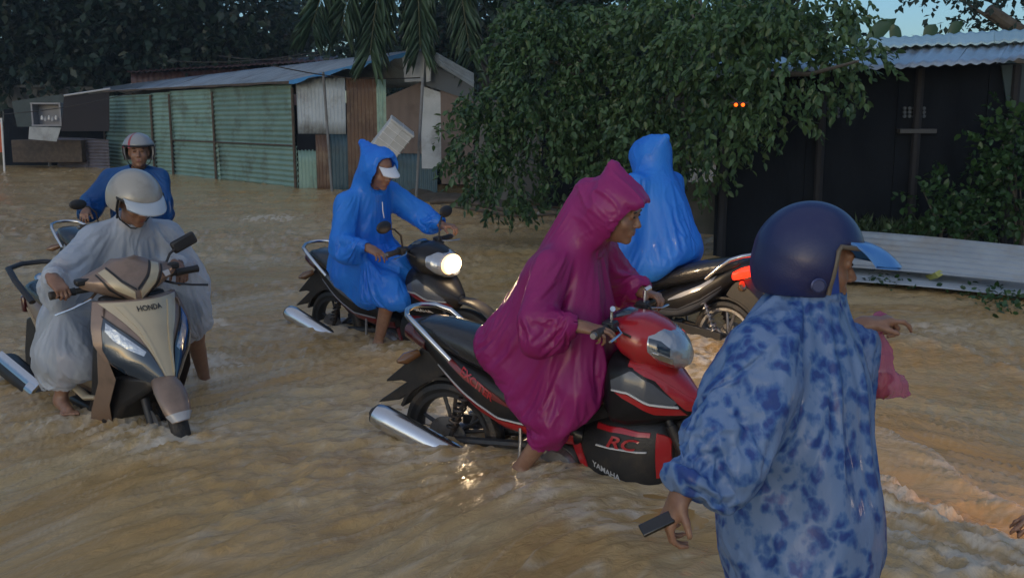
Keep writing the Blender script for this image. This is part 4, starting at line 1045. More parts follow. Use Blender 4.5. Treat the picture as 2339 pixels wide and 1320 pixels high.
    g.V = [(q[0], q[1], q[2] - .004 * (k > 3)) for k, q in enumerate(g.V)]
    g.obj('distant_water', m, smooth=False, kind='structure')
WCOL = [(.47, .29, .11, 1), (.53, .38, .19, 1), (.72, .62, .48, 1)]
CHOP = [(W(1600, 830, WL)[0], W(1600, 830, WL)[1], .33, 1.3), (*W(1640, 900, WL)[:2], .3, 1.0), (*W(480, 840, WL)[:2], .22, 1.1), (*W(500, 745, WL)[:2], .12, 1.2), (*W(620, 500, WL)[:2], .5, .9),
        (*W(390, 1010, WL)[:2], .25, .7), (*W(1000, 1040, WL)[:2], .3, .6), (*W(1390, 1170, WL)[:2], .2, .9), (*W(880, 795, WL)[:2], .25, .7), (*W(200, 960, WL)[:2], .35, .6), (*W(1200, 1120, WL)[:2], .16, .8),
        (*W(2150, 760, WL)[:2], .35, .5), (*W(1600, 760, WL)[:2], .35, .6), (-.5, 5.0, .3, .9), (.9, 4.1, .3, .8), (-1.35, 7.4, .35, .8), (-.2, 6.5, .35, .7), (-1.75, 4.85, .25, .9), (-2.7, 5.7, .35, .7), (1.5, 6.9, .4, .9), (.3, 7.6, .3, .6), (-1.95, 5.85, .2, 1.0), (.2, 4.35, .18, 1.0)]
FRONTS = [(W(1980, 1130, WL), W(2500, 1370, WL), .06, .16, 1.3), (W(1990, 1010, WL), W(2450, 1230, WL), .045, .10, .5), (W(2020, 1260, WL), W(2420, 1420, WL), .045, .14, 1.0), (W(2040, 775, WL), W(2420, 870, WL), .02, .10, .3),
          (W(420, 1290, WL), W(700, 1080, WL), .012, .16, .12), (W(40, 1230, WL), W(420, 1080, WL), .012, .14, .1)]
DIPS = [(.62, 3.85, .35, .3, -.07)]
make_water()
# ---------------------------------------------------------------- sheds, walls and other buildings
def sheetmat(name, col, col2, rust=(.07, .035, .02), rs=1.6, rough=.5, metal=.2): return mat(name, col, rough, metal=metal, col2=col2, nscale=2.2, namt=.5, stretch=(1, 1, 1), dirt=rust, dirt_scale=rs, bump=.15, bscale=30, objrand=.16)
M_green = sheetmat('green_painted_iron', (.16, .27, .235), (.21, .33, .29), rust=(.09, .10, .07))
M_galv = sheetmat('galvanised_iron', (.26, .31, .36), (.34, .40, .46), rust=(.12, .11, .10))
M_rust = sheetmat('rusty_iron', (.055, .028, .018), (.11, .06, .035), rust=(.20, .15, .10), rs=3, metal=0)
M_teal = sheetmat('dark_teal_iron', (.035, .075, .10), (.05, .10, .13), rust=(.03, .04, .04))
M_ply = mat('weathered_plywood', (.10, .075, .065), .75, col2=(.13, .10, .085), nscale=5, stretch=(1, 1, .2), dirt=(.07, .05, .04), objrand=.12)
M_board = mat('grey_white_board', (.30, .33, .35), .6, col2=(.38, .41, .43), nscale=3, dirt=(.16, .16, .15), objrand=.1)
M_roof = sheetmat('wet_roof_iron', (.19, .24, .29), (.26, .32, .38), rust=(.12, .12, .12), rough=.3)
M_cyan = sheetmat('pale_cyan_roof_iron', (.42, .58, .58), (.50, .66, .66), rust=(.28, .36, .36), rough=.4)
M_bluetarp = mat('blue_tarpaulin', (.03, .17, .42), .4, col2=(.04, .22, .50), nscale=6, bump=.6, bscale=14)
M_wood = mat('old_timber', (.10, .075, .055), .75, col2=(.06, .045, .035), nscale=9, bump=.3, bscale=40)
M_pole = mat('grey_pole', (.17, .18, .19), .6, dirt=(.1, .09, .08), dirt_scale=6, bump=.2)
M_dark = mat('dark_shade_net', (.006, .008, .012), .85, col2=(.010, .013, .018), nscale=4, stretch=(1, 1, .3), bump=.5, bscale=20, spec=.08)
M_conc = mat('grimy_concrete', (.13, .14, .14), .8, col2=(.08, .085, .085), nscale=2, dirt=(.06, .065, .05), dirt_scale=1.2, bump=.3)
M_purple = sheetmat('faded_purple_iron', (.10, .10, .13), (.13, .125, .16), rust=(.06, .05, .05))
M_maroon = sheetmat('maroon_iron', (.055, .028, .032), (.075, .04, .042), rust=(.03, .02, .02))

def corr(name, p0, p1, z0, z1, m, parent, ribs='h', pitch=.12, amp=.016, lean=0, top=None, bow=.01, seed=0, slope=None, label=None):
    """corrugated sheet standing between plan points p0 and p1; top: (z at p0, z at p1); slope: offset of the upper edge"""
    p0 = np.array(p0[:2], float); p1 = np.array(p1[:2], float); d = p1 - p0; Lw = np.linalg.norm(d); d = d / Lw; n = np.array([d[1], -d[0]])
    zt = top if top else (z1, z1); Hh = max(zt) - z0
    if ribs == 'h': nu, nv = max(6, int(Lw / .25)), max(8, int(Hh / pitch * 6))
    else: nu, nv = max(8, int(Lw / pitch * 6)), max(4, int(Hh / .3))
    V = []; rr = random.Random(seed + int(Lw * 1000)); tilt = rr.uniform(-.006, .006); ph = rr.uniform(0, 6)
    for j in range(nv + 1):
        for i in range(nu + 1):
            a = i / nu; b = j / nv; zz = z0 + (zt[0] + (zt[1] - zt[0]) * a - z0) * b
            w = math.sin(2 * math.pi * ((zz if ribs == 'h' else a * Lw) / pitch) + ph) * amp
            w += bow * math.sin(3.1 * a + ph) * math.sin(2.3 * b + ph * 2) + tilt
            q = p0 + d * Lw * a + n * (w + lean * b)
            if slope is not None: q = q + np.array(slope[:2]) * b
            V.append((q[0], q[1], zz + (0 if ribs == 'v' else 0) + (w if slope is not None else 0)))
    F = [(j * (nu + 1) + i, j * (nu + 1) + i + 1, (j + 1) * (nu + 1) + i + 1, (j + 1) * (nu + 1) + i) for j in range(nv) for i in range(nu)]
    me = mk_mesh(name, V, np.array(F), True); o = link(name, me, m, parent); md = o.modifiers.new('solid', 'SOLIDIFY'); md.thickness = .004
    if label: o['label'] = label
    return o
def post(name, a, b, r, m, parent=None, n=8, **kw):
    g = MB(); g.tube([a, b], r, n); return g.obj(name, m, parent, **kw)
def board(name, pts, th, m, parent, **kw):
    """flat board from 4 corner points, given thickness"""
    P4 = [np.array(p, float) for p in pts]; n = nrm(np.cross(P4[1] - P4[0], P4[2] - P4[0])); g = MB()
    V = P4 + [p + n * th for p in P4]; k = len(P4)
    g.add(V, [tuple(range(k)), tuple(range(2 * k - 1, k - 1, -1))] + [(i, i + k, (i + 1) % k + k, (i + 1) % k) for i in range(k)]); return g.obj(name, m, parent, smooth=False, **kw)

# --- green shed
shed = empty('shed', (*W(680, 430, WL)[:2], 0), (0, 0, 0), 'long low shed clad in green corrugated iron sheets with a patched gable end', 'shed')
def rel(o, par): o.location = -Vector(par.location); return o
A = W(248, 381, WL); B = W(680, 431, WL); Cc = W(1085, 447, WL)
def on(a, b, px):
    """plan point on the line a-b seen at image column px"""
    k = (px - 1169.5) / FPX; r = np.array([k, _fw[1]])   # x = k * depth
    # depth = y*cos(pitch)+ (CAM_H - z)*sin(pitch), near the flood level
    f = lambda t: (a[0] + (b[0] - a[0]) * t) - k * ((a[1] + (b[1] - a[1]) * t) * math.cos(PITCH) + (CAM_H - WL) * math.sin(PITCH))
    lo, hi = -.3, 1.3
    for _ in range(40):
        m_ = (lo + hi) / 2
        if f(lo) * f(m_) <= 0: hi = m_
        else: lo = m_
    return a + (b - a) * lo
ztop = 2.60; zmid = 1.22
for i, (x0, x1) in enumerate(((247, 356), (357, 402), (400, 496), (494, 678))):
    rel(corr('corrugated_sheet', on(A, B, x0), on(A, B, x1), zmid - .03 + .02 * (i % 2), 0, M_green, shed, top=(ztop - .02 * (3 - i), ztop - .02 * (3 - i)), seed=i, amp=.017, lean=.01 * i), shed)
for i, (x0, x1) in enumerate(((249, 358), (360, 400), (402, 505), (504, 682))):
    rel(corr('corrugated_sheet', on(A, B, x0), on(A, B, x1), .05, zmid, M_green, shed, seed=i + 9, amp=.018, lean=.02), shed)
dAB = nrm(np.array([(B - A)[0], (B - A)[1], 0])); nAB = np.array([dAB[1], -dAB[0], 0])
for px in (247, 357, 400, 498, 680):
    q = on(A, B, px); rel(post('timber_post', (*(q + nAB * .05)[:2], 0), (*(q + nAB * .05)[:2], 2.5), .035, M_wood, shed), shed)
q0, q1 = on(A, B, 400), on(A, B, 680); rel(post('timber_rail', (*(q0 + nAB * .05)[:2], zmid + .01), (*(q1 + nAB * .05)[:2], zmid + .01), .018, M_wood, shed), shed)
# gable end panels
Gp = lambda px: on(B, Cc, px)
def gz(px, py):
    q = Gp(px); return P(px, py, q[1])[2]
gable = [(684, 795, 306, 178, M_galv, 'v'), (684, 726, 440, 342, M_green, 'v'), (727, 757, 440, 308, M_rust, 'v'), (755, 797, 440, 306, M_teal, 'v'), (797, 866, 440, 178, M_rust, 'v'), (866, 887, 440, 180, M_green, 'v'),
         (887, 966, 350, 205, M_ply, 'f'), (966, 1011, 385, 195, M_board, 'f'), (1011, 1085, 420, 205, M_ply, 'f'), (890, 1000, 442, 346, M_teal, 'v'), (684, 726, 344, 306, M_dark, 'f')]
for i, (x0, x1, yb, yt, m_, kind) in enumerate(gable):
    a, b = Gp(x0), Gp(x1); off_ = nAB * 0; nG = nrm(np.array([(Cc - B)[1], -(Cc - B)[0], 0])); o_ = nG * (.012 * (i % 3)) 
    zb = gz(x0, yb) if yb < 425 else .05; za, zc = gz(x0, yt), gz(x1, yt)
    if x0 == 887: za, zc = gz(x0, 222), gz(x1, 188)
    if x0 == 966: za, zc = gz(x0, 196), gz(x1, 212)
    if kind == 'v': rel(corr('corrugated_sheet', a + o_, b + o_, zb, 0, m_, shed, ribs='v', pitch=.10, top=(za, zc), seed=i + 20, amp=.016), shed)
    else: rel(board('wall_board', [(*(a + o_)[:2], zb), (*(b + o_)[:2], zb), (*(b + o_)[:2], zc), (*(a + o_)[:2], za)], .015, m_, shed), shed)
nG = nrm(np.array([(Cc - B)[1], -(Cc - B)[0], 0]))
# dark inside of the shed
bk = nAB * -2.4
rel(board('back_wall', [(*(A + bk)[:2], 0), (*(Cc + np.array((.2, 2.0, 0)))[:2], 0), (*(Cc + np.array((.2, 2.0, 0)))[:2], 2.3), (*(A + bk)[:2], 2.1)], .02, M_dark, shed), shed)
# roof: near slope and far slope
E0 = P(236, 209, A[1] - .1); E1 = P(664, 187, B[1] - .35); R1 = P(966, 114, Gp(966)[1] - .35); R0 = P(236, 200, A[1] + 2.6)
S1 = P(1085, 192, Gp(1075)[1] - .2)
def slope_sheets(e0, e1, r1, r0, n, m_, pitch=.08, amp=.013, th=.005, name='roof_sheet', par=shed, ov=.03):
    e0, e1, r1, r0 = map(np.array, (e0, e1, r1, r0)); nn = nrm(np.cross(e1 - e0, r0 - e0)); nn = nn if nn[2] > 0 else -nn
    for k in range(n):
        a0, a1 = k / n, (k + 1) / n + ov / n; Lw = np.linalg.norm(e1 - e0) / n; nu = max(6, int(Lw / pitch * 5)); V = []; nv = 5
        for j in range(nv + 1):
            for i in range(nu + 1):
                a = a0 + (a1 - a0) * i / nu; b = j / nv; p_ = (e0 + (e1 - e0) * a) * (1 - b) + (r0 + (r1 - r0) * a) * b
                V.append(p_ + nn * (amp * math.sin(2 * math.pi * a * Lw * n / pitch) + .004 * (k % 2) + .006 * math.sin(k * 2.1 + b * 3)))
        F = np.array([(j * (nu + 1) + i, j * (nu + 1) + i + 1, (j + 1) * (nu + 1) + i + 1, (j + 1) * (nu + 1) + i) for j in range(nv) for i in range(nu)])
        o = link(name, mk_mesh(name, V, F, True), m_, par); md = o.modifiers.new('solid', 'SOLIDIFY'); md.thickness = th; rel(o, par)
slope_sheets(E0, E1, R1, R0, 9, M_roof)
R0b = R0; slope_sheets(R1, R0b, R0b + np.array((1.2, 2.2, -.5)), S1 + (0, 0, .02), 9, M_roof)
# blue tarpaulin edge along the rake, fascia and hanging boards at the apex
g = MB(); rs = []
for t in np.linspace(0, 1, 30):
    p_ = E1 + (R1 - E1) * t * .9 + nG * .06; dz = .05 + .03 * math.sin(t * 23) + .03 * math.sin(t * 61) * t; rs.append([p_ + (0, 0, .02), p_ + (0, 0, -dz), p_ + (0, 0, -dz) - nG * .02, p_ + (0, 0, .02) - nG * .02])
g.rings(rs); rel(g.obj('tarpaulin_edge', M_bluetarp, shed), shed)
g = MB(); rs = []
for t in np.linspace(0, 1, 40):
    p_ = E0 + (E1 - E0) * t + nAB * .03; dz = .035 + .01 * math.sin(t * 40); rs.append([p_ + (0, 0, .015), p_ + (0, 0, -dz), p_ + (0, 0, -dz) - nAB * .02, p_ + (0, 0, .015) - nAB * .02])
g.rings(rs); rel(g.obj('eave_batten', M_wood, shed), shed)
def gp3(px, py, dy=-.4): return P(px, py, Gp(px)[1] + dy)
rel(board('hanging_board', [gp3(926, 188), gp3(968, 186), gp3(972, 117), gp3(919, 126)], .02, M_board, shed), shed)
rel(board('hanging_board', [gp3(975, 188, -.36), gp3(984, 186, -.36), gp3(986, 140, -.36), gp3(973, 140, -.36)], .02, M_board, shed), shed)
rel(board('hanging_board', [gp3(970, 142, -.3), gp3(1000, 148, -.3), gp3(1002, 122, -.3), gp3(974, 116, -.3)], .02, M_board, shed), shed)
rel(board('gable_board', [gp3(975, 196, -.1), gp3(1082, 232, -.1), gp3(1082, 196, -.1), gp3(975, 140, -.1)], .02, mat('dark_grey_board', (.07, .085, .10), .7), shed), shed)
a_, b_, c_, d_ = gp3(1000, 148, -.45), gp3(1083, 200, -.45), gp3(1083, 168, -.45), gp3(1000, 122, -.45)
for k in range(4):
    t0, t1 = k / 4, (k + .93) / 4; rel(board('rake_sheet', [a_ + (d_ - a_) * t0, b_ + (c_ - b_) * t0, b_ + (c_ - b_) * t1 + (0, -.03, 0), a_ + (d_ - a_) * t1 + (0, -.03, 0)], .01, M_roof, shed), shed)
# --- poles in front of the shed
for (x0, y0, x1, y1, lb) in ((738, 165, 760, 442, 'thin bare pole leaning in front of the galvanised panel of the shed'), (966, 178, 948, 462, 'thin grey pole standing right of the tilted foam box')):
    b0 = W(x1, y1, WL); t0 = P(x0, y0, b0[1] + .02); b0[2] = 0; post('pole', b0, t0, .028, M_pole, label=lb, cat='pole')
# foam box hanging tilted on the pole
bx = P(893, 322, 18.5); fb_ = empty('foam_box', tuple(bx), (R(12), R(38), R(14)), 'white foam box bound with cord, hanging tilted above the rider with the white cap', 'box')
M_foam = mat('wet_foam', (.50, .52, .53), .7, col2=(.42, .43, .42), nscale=5, bump=.4, bscale=50)
g = MB(); g.box((0, 0, 0), (.25, .20, .32)); g.obj('crate_body', M_foam, fb_, bevel=.02)
g = MB(); g.box((0, 0, .338), (.262, .212, .025)); g.obj('lid', M_foam, fb_, bevel=.01)
for z in (-.19, -.06, .07, .2):
    g = MB(); g.tube([(-.253, -.203, z), (.253, -.203, z), (.253, .203, z), (-.253, .203, z), (-.253, -.203, z)], .007, 5, cap=False); g.obj('cord', M_white, fb_)
g = MB(); g.tube([(0, -.206, -.32), (0, -.206, .37), (0, .206, .37)], .005, 5); g.obj('cord', M_white, fb_)
# wires over the shed roof
for i, (x0, y0, x1, y1, yd) in enumerate(((0, 262, 330, 205, 30.5), (380, 140, 735, 118, 25), (500, 128, 740, 124, 25.5), (620, 150, 960, 178, 20.5))):
    a0, b0 = P(x0, y0, yd), P(x1, y1, yd - (1 if i < 3 else 0)); g = MB(); g.tube([a0 + (b0 - a0) * t - np.array((0, 0, .12 * math.sin(math.pi * t))) for t in np.linspace(0, 1, 9)], .012, 5)
    g.obj('cable', M_rubber, group='cables strung over the sheds', label=('cable crossing the wall at far left', 'upper cable strung above the green shed roof', 'lower cable strung above the green shed roof', 'cable tied under the shed gable')[i], cat='cable')
# --- low maroon house behind the shed
hs = empty('low_house', (-9.5, 30, 0), (0, 0, 0), 'low maroon-walled house with a grey roof edge behind the green shed', 'house')
for i, (x0, x1) in enumerate(((300, 420), (420, 540), (540, 640), (640, 760))):
    a, b = P(x0, 190, 36), P(x1, 190, 36); rel(corr('corrugated_sheet', a, b, .2, 0, M_maroon, hs, ribs='v', pitch=.2, amp=.02, top=(P(x0, 168 - i * 5, 36)[2], P(x1, 163 - i * 5, 36)[2]), seed=i), hs)
slope_sheets(P(290, 166, 35.6), P(770, 138, 35.2), P(770, 126, 39), P(290, 156, 39), 5, M_maroon, pitch=.2, amp=.02, par=hs)
# --- corner at far left: wall, stall, cabinet, fence
wl = empty('wall', (-14, 29, 0), (0, 0, 0), 'grimy pale concrete wall at the far left behind the stall', 'wall')
rel(board('wall_face', [P(12, 330, 37), P(250, 330, 37), P(250, 199, 37), P(12, 199, 37)], .2, M_conc, wl), wl)
g = MB(); a, b = P(8, 198, 36.8), P(140, 198, 36.8); g.box((a + b) / 2, ((b - a)[0] / 2, .18, .05)); rel(g.obj('coping', M_conc, wl, bevel=.01), wl)
st_ = empty('market_stall', (-11.5, 24, 0), (0, 0, 0), 'dark roadside stall with a hanging board and cabinet, left of the green shed', 'stall')
M_tealc = mat('dark_teal_tarp', (.015, .032, .04), .6, col2=(.022, .045, .052), nscale=4, bump=.5, bscale=12)
rel(board('tarp', [P(40, 290, 32.5), P(232, 290, 32.5), P(140, 216, 32.5), P(28, 232, 32.5)], .03, M_tealc, st_), st_)
rel(board('back_panel', [P(10, 378, 33.2), P(245, 378, 33.2), P(245, 250, 33.2), P(10, 250, 33.2)], .03, M_dark, st_), st_)
rel(board('awning', [P(140, 300, 30.5), P(250, 300, 30.9), P(250, 212, 30.9), P(146, 220, 30.5)], .04, mat('dark_brown_panel', (.014, .011, .016), .7), st_), st_)
rel(post('awning_pipe', P(146, 219, 30.4), P(252, 203, 30.6), .03, M_silver, st_), st_)
rel(board('counter_board', [P(66, 318, 30.6), P(130, 324, 30.6), P(140, 292, 30.6), P(68, 290, 30.6)], .03, M_board, st_), st_)
rel(post('stall_post', np.append(W(114, 381, WL)[:2], 0.), P(103, 232, W(114, 381, WL)[1]), .05, M_pole, st_), st_)
g = MB(); a = P(112, 262, 31); 
for sx in (-.33, .33): g.box(a + (sx * 1.3, 0, 0), (.025, .2, .33))
g.box(a + (0, 0, .33), (.46, .21, .025)); g.box(a + (0, 0, -.33), (.46, .21, .025)); g.box(a + (0, .2, 0), (.43, .012, .33)); rel(g.obj('cabinet', mat('pale_cabinet', (.20, .21, .24), .5), st_, kind='stuff'), st_)
for k in range(5):
    q = P(96 + k * 8, 270 + (k % 2) * 3, 30.9); g = MB(); g.lathe([(-.05, .03), (-.05, .04), (.03, .04), (.05, .02), (.08, .018)], q, 2, 8); rel(g.obj('bottle', M_silver if k % 2 else M_white, st_), st_)
g = MB(); a = P(120, 345, 32); g.box(a, (1.1, .4, .35)); rel(g.obj('counter', M_wood, st_, bevel=.02), st_)
fe = empty('fence', (-10.5, 22, 0), (0, 0, 0), 'low fence of faded purple-grey corrugated sheets beside the green shed', 'fence')
f0, f1 = W(130, 383, WL), W(250, 386, WL)
rel(corr('corrugated_sheet', on(f0, f1, 132), on(f0, f1, 202), .05, 0, M_purple, fe, top=(1.25, 1.22), seed=3, pitch=.1), fe); rel(corr('corrugated_sheet', on(f0, f1, 200), on(f0, f1, 252), .05, 0, M_purple, fe, top=(1.22, 1.18), seed=4, pitch=.1), fe)
post('pole', np.append(W(37, 358, WL + .05)[:2], .05), P(-6, 250, 33), .06, M_pole, label='pale pole leaning at the far left edge', cat='pole')
bn = empty('banner', tuple(P(3, 330, 30)), (0, 0, 0), 'orange and white upright banner cut by the left edge', 'banner')
rel(board('cloth', [P(-40, 348, 30), P(8, 348, 30), P(4, 280, 30), P(-40, 276, 30)], .02, mat('orange_banner', (.42, .08, .03), .6), bn), bn)
rel(post('banner_pole', np.append(P(9, 378, 30)[:2], .1), P(3, 270, 30), .03, M_white, bn), bn)
# --- mud bank between shed and tree, with logs
def bank(name, pts, w, h, m, n=60, seed=0, **kw):
    V = []; nv = 14; pts = np.array([p[:2] for p in pts]); L_ = np.concatenate([[0], np.cumsum(np.linalg.norm(np.diff(pts, axis=0), axis=1))]); L_ /= L_[-1]
    for i in range(n + 1):
        t = i / n; c = np.array([np.interp(t, L_, pts[:, 0]), np.interp(t, L_, pts[:, 1])]); c2 = np.array([np.interp(min(1, t + .01), L_, pts[:, 0]), np.interp(min(1, t + .01), L_, pts[:, 1])]); c3 = np.array([np.interp(max(0, t - .01), L_, pts[:, 0]), np.interp(max(0, t - .01), L_, pts[:, 1])])
        d = nrm(c2 - c3); nn = np.array([-d[1], d[0]])
        for j in range(nv + 1):
            b = j / nv * 2 - 1; q = c + nn * w * b; z = h * (1 - b * b) ** .7; V.append((q[0], q[1], z))
    V = np.array(V); V[:, 2] += (.28 * h) * fbm(V * 2.3 + seed, 4) * (V[:, 2] / h) ** .5; V[:, 2] = np.maximum(V[:, 2], 0.02); V[:, :2] += .08 * np.stack([pnoise(V * 3 + 9), pnoise(V * 3 + 19)], 1)
    F = np.array([(i * (nv + 1) + j, i * (nv + 1) + j + 1, (i + 1) * (nv + 1) + j + 1, (i + 1) * (nv + 1) + j) for i in range(n) for j in range(nv)]); return link(name, mk_mesh(name, V, F, True), m, **kw)
M_bank = mat('muddy_bank', (.085, .062, .042), .6, col2=(.05, .042, .03), nscale=3, bump=.7, bscale=18, dirt=(.035, .05, .025))
bank('mud_bank', [W(930, 452, WL), W(1150, 470, WL), W(1400, 488, WL), W(1750, 512, WL), W(2100, 545, WL)], .75, .42, M_bank, 110, kind='structure')
bank('mud_bank', [W(1600, 500, WL) + (0, 1.5, 0), W(2000, 540, WL) + (0, 2.2, 0), W(2500, 580, WL) + (0, 2.5, 0)], 2.0, .5, M_bank, 90, kind='structure')
for i, (x0, y0, x1, y1, r) in enumerate(((985, 462, 1180, 476, .045), (1150, 466, 1420, 474, .055), (1040, 478, 1300, 492, .03))):
    a, b = W(x0, y0, .42), W(x1, y1, .42); g = MB(); g.tube([a + (b - a) * t + np.array((0, 0, .05 * math.sin(5 * t + i))) for t in np.linspace(0, 1, 8)], [r * (1 - .4 * t) for t in np.linspace(0, 1, 8)], 9)
    g.obj('log', M_wood, group='logs on the mud bank', label=('shorter log lying on the mud bank below the pole', 'long pale log on the mud bank under the tree', 'thin branch lying at the waterline under the tree')[i], cat='log')
# pale garden walls glimpsed behind the tree
w2 = empty('wall', (1.0, 16, 0), (0, 0, 0), 'pale grey wall glimpsed through the leaves right of the shed', 'wall')
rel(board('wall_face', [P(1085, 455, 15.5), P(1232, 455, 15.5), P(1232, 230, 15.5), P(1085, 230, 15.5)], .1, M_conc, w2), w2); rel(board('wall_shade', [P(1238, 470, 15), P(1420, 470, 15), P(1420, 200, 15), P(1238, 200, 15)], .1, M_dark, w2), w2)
w3 = empty('wall', tuple(P(1620, 450, 11.6)), (0, 0, 0), 'low mossy concrete wall beyond the blue poncho rider', 'wall')
rel(board('wall_face', [P(1400, 520, 11.8), P(1655, 535, 11.6), P(1652, 415, 11.6), P(1400, 418, 11.8)], .1, mat('mossy_concrete', (.075, .07, .06), .8, col2=(.045, .05, .04), nscale=4, bump=.5), w3), w3)
# --- dark building at right
yb = 11.2
db = empty('dark_house', (4, yb, 0), (0, 0, 0), 'dark net-walled house with grey and pale cyan corrugated roofs at right', 'house')
for i in range(9):
    x0 = 1630 + i * 100; a, b = P(x0, 540, yb), P(x0 + 102, 540, yb); rel(board('net_panel', [(a[0], yb + .02 * (i % 2), 0), (b[0], yb + .02 * (i % 2), 0), (b[0], yb + .02 * (i % 2), 2.42), (a[0], yb + .02 * (i % 2), 2.42)], .02, M_dark, db), db)
for i in range(5):
    x = P(1650 + i * 215, 400, yb)[0]; rel(post('post', (x, yb - .08, 0), (x, yb - .08, 2.4), .05, mat('dark_post', (.009, .010, .014), .8), db), db)
for cx, cy in ((1892, 257), (2088, 257)):
    for r_ in range(3):
        for c_2 in range(5):
            q = P(cx - 22 + c_2 * 11, cy - 9 + r_ * 9, yb - .05); g = MB(); g.lathe([(-.015, .012), (-.015, .02), (.015, .02), (.015, .012)], q, 1, 6); rel(g.obj('vent_hole', mat('pale_vent', (.055, .07, .085), .7), db), db)
g = MB(); a, b = P(2052, 300, yb - .08), P(2136, 300, yb - .08); g.box((a + b) / 2, ((b - a)[0] / 2, .05, .025)); rel(g.obj('shelf', mat('grey_shelf', (.05, .055, .06), .7), db, bevel=.005), db)
rel(board('teal_panel', [P(2300, 250, yb - .06), P(2420, 200, yb - .06), P(2420, 140, yb - .06), P(2285, 150, yb - .06)], .02, M_tealc, db), db)
# roofs
slope_sheets(P(1590, 178, yb - .6), P(1790, 166, yb - .6), P(1830, 130, yb + 1.4), P(1650, 138, yb + 1.4), 2, M_roof, pitch=.13, amp=.012, par=db)
slope_sheets(P(1780, 166, yb - .6), P(2276, 145, yb - .6), P(2310, 92, yb + 1.6), P(1840, 112, yb + 1.6), 5, M_roof, pitch=.13, amp=.012, par=db)
slope_sheets(P(2276, 146, yb - .6), P(2480, 100, yb - .2), P(2480, 88, yb + 1.6), P(2310, 92, yb + 1.6), 2, M_roof, pitch=.13, amp=.012, par=db)
slope_sheets(P(1960, 112, yb + .9), P(2480, 90, yb + .9), P(2480, 60, yb + 2.4), P(1960, 90, yb + 2.4), 5, M_cyan, pitch=.13, amp=.012, par=db)
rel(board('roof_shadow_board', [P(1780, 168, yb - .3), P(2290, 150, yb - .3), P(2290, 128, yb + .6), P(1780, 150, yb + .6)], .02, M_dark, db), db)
# two small orange lamps
lp = empty('lamp_pair', tuple(P(1689, 240, 9.3)), (0, 0, 0), 'pair of tiny orange lamps glowing in front of the tree at right', 'lamp')
for x in (1681, 1697):
    q = P(x, 240, 9.3); s_ = MB().lathe([(-.015, .009), (-.008, .016), (.008, .016), (.015, .009)], q, 1, 10).obj('bulb', mat('orange_bulb', (.8, .2, .02), .3, emit=(1, .085, .004), estr=2.2), lp); rel(s_, lp)
g = MB(); a = P(1681, 236, 9.32); b = P(1697, 236, 9.32); g.tube([a - (.05, 0, 0), b + (.05, 0, 0)], .012, 6); g.tube([(a + b) / 2, (a + b) / 2 + (0, .5, .1)], .008, 6); rel(g.obj('bracket', M_rubber, lp), lp)
# --- corrugated sheets lying along the bank at right
sp = empty('sheet_stack', (4, 7.8, 0), (0, 0, 0), 'pale corrugated roofing sheets lying along the bank at the right edge', 'roofing sheets')
def lay(e0, e1, r1, r0, m_, name='corrugated_sheet'):
    e0, e1, r1, r0 = map(np.array, (e0, e1, r1, r0)); nn = nrm(np.cross(e1 - e0, r0 - e0)); nn = nn if nn[2] > 0 else -nn; nu, nv = 24, 54; V = []; Wd = np.linalg.norm(r0 - e0)
    for j in range(nv + 1):
        for i in range(nu + 1):
            a, b = i / nu, j / nv; p_ = (e0 + (e1 - e0) * a) * (1 - b) + (r0 + (r1 - r0) * a) * b; V.append(p_ + nn * (.012 * math.sin(2 * math.pi * b * Wd / .10) + .01 * math.sin(a * 5)))
    F = np.array([(j * (nu + 1) + i, j * (nu + 1) + i + 1, (j + 1) * (nu + 1) + i + 1, (j + 1) * (nu + 1) + i) for j in range(nv) for i in range(nu)])
    o = link(name, mk_mesh(name, V, F, True), m_, sp); md = o.modifiers.new('solid', 'SOLIDIFY'); md.thickness = .004; return rel(o, sp)
M_sheet = mat('pale_wet_sheet', (.24, .28, .32), .42, metal=.1, col2=(.31, .355, .40), nscale=3, dirt=(.27, .26, .24), dirt_scale=2.5, bump=.1, bscale=40)
lay(W(1900, 608, .42), W(2500, 660, .42), W(2500, 572, .72), W(1900, 522, .72), M_sheet)
lay(W(1905, 640, .33), W(2500, 690, .33), W(2500, 636, .40), W(1905, 590, .40), M_sheet)
g = MB(); pts = [W(2118, 638, .36), W(2140, 632, .42), W(2165, 618, .45), W(2190, 612, .46)]; rs = []
for k, p_ in enumerate(pts): rs.append([p_ + (0, -.03, 0), p_ + (0, .05, .03), p_ + (0, .052, .024), p_ + (0, -.028, -.006)])
g.rings(rs).obj('plastic_scrap', mat('yellow_plastic', (.42, .42, .10), .5), label='crumpled yellow plastic scrap on the edge of the roofing sheets', cat='litter')
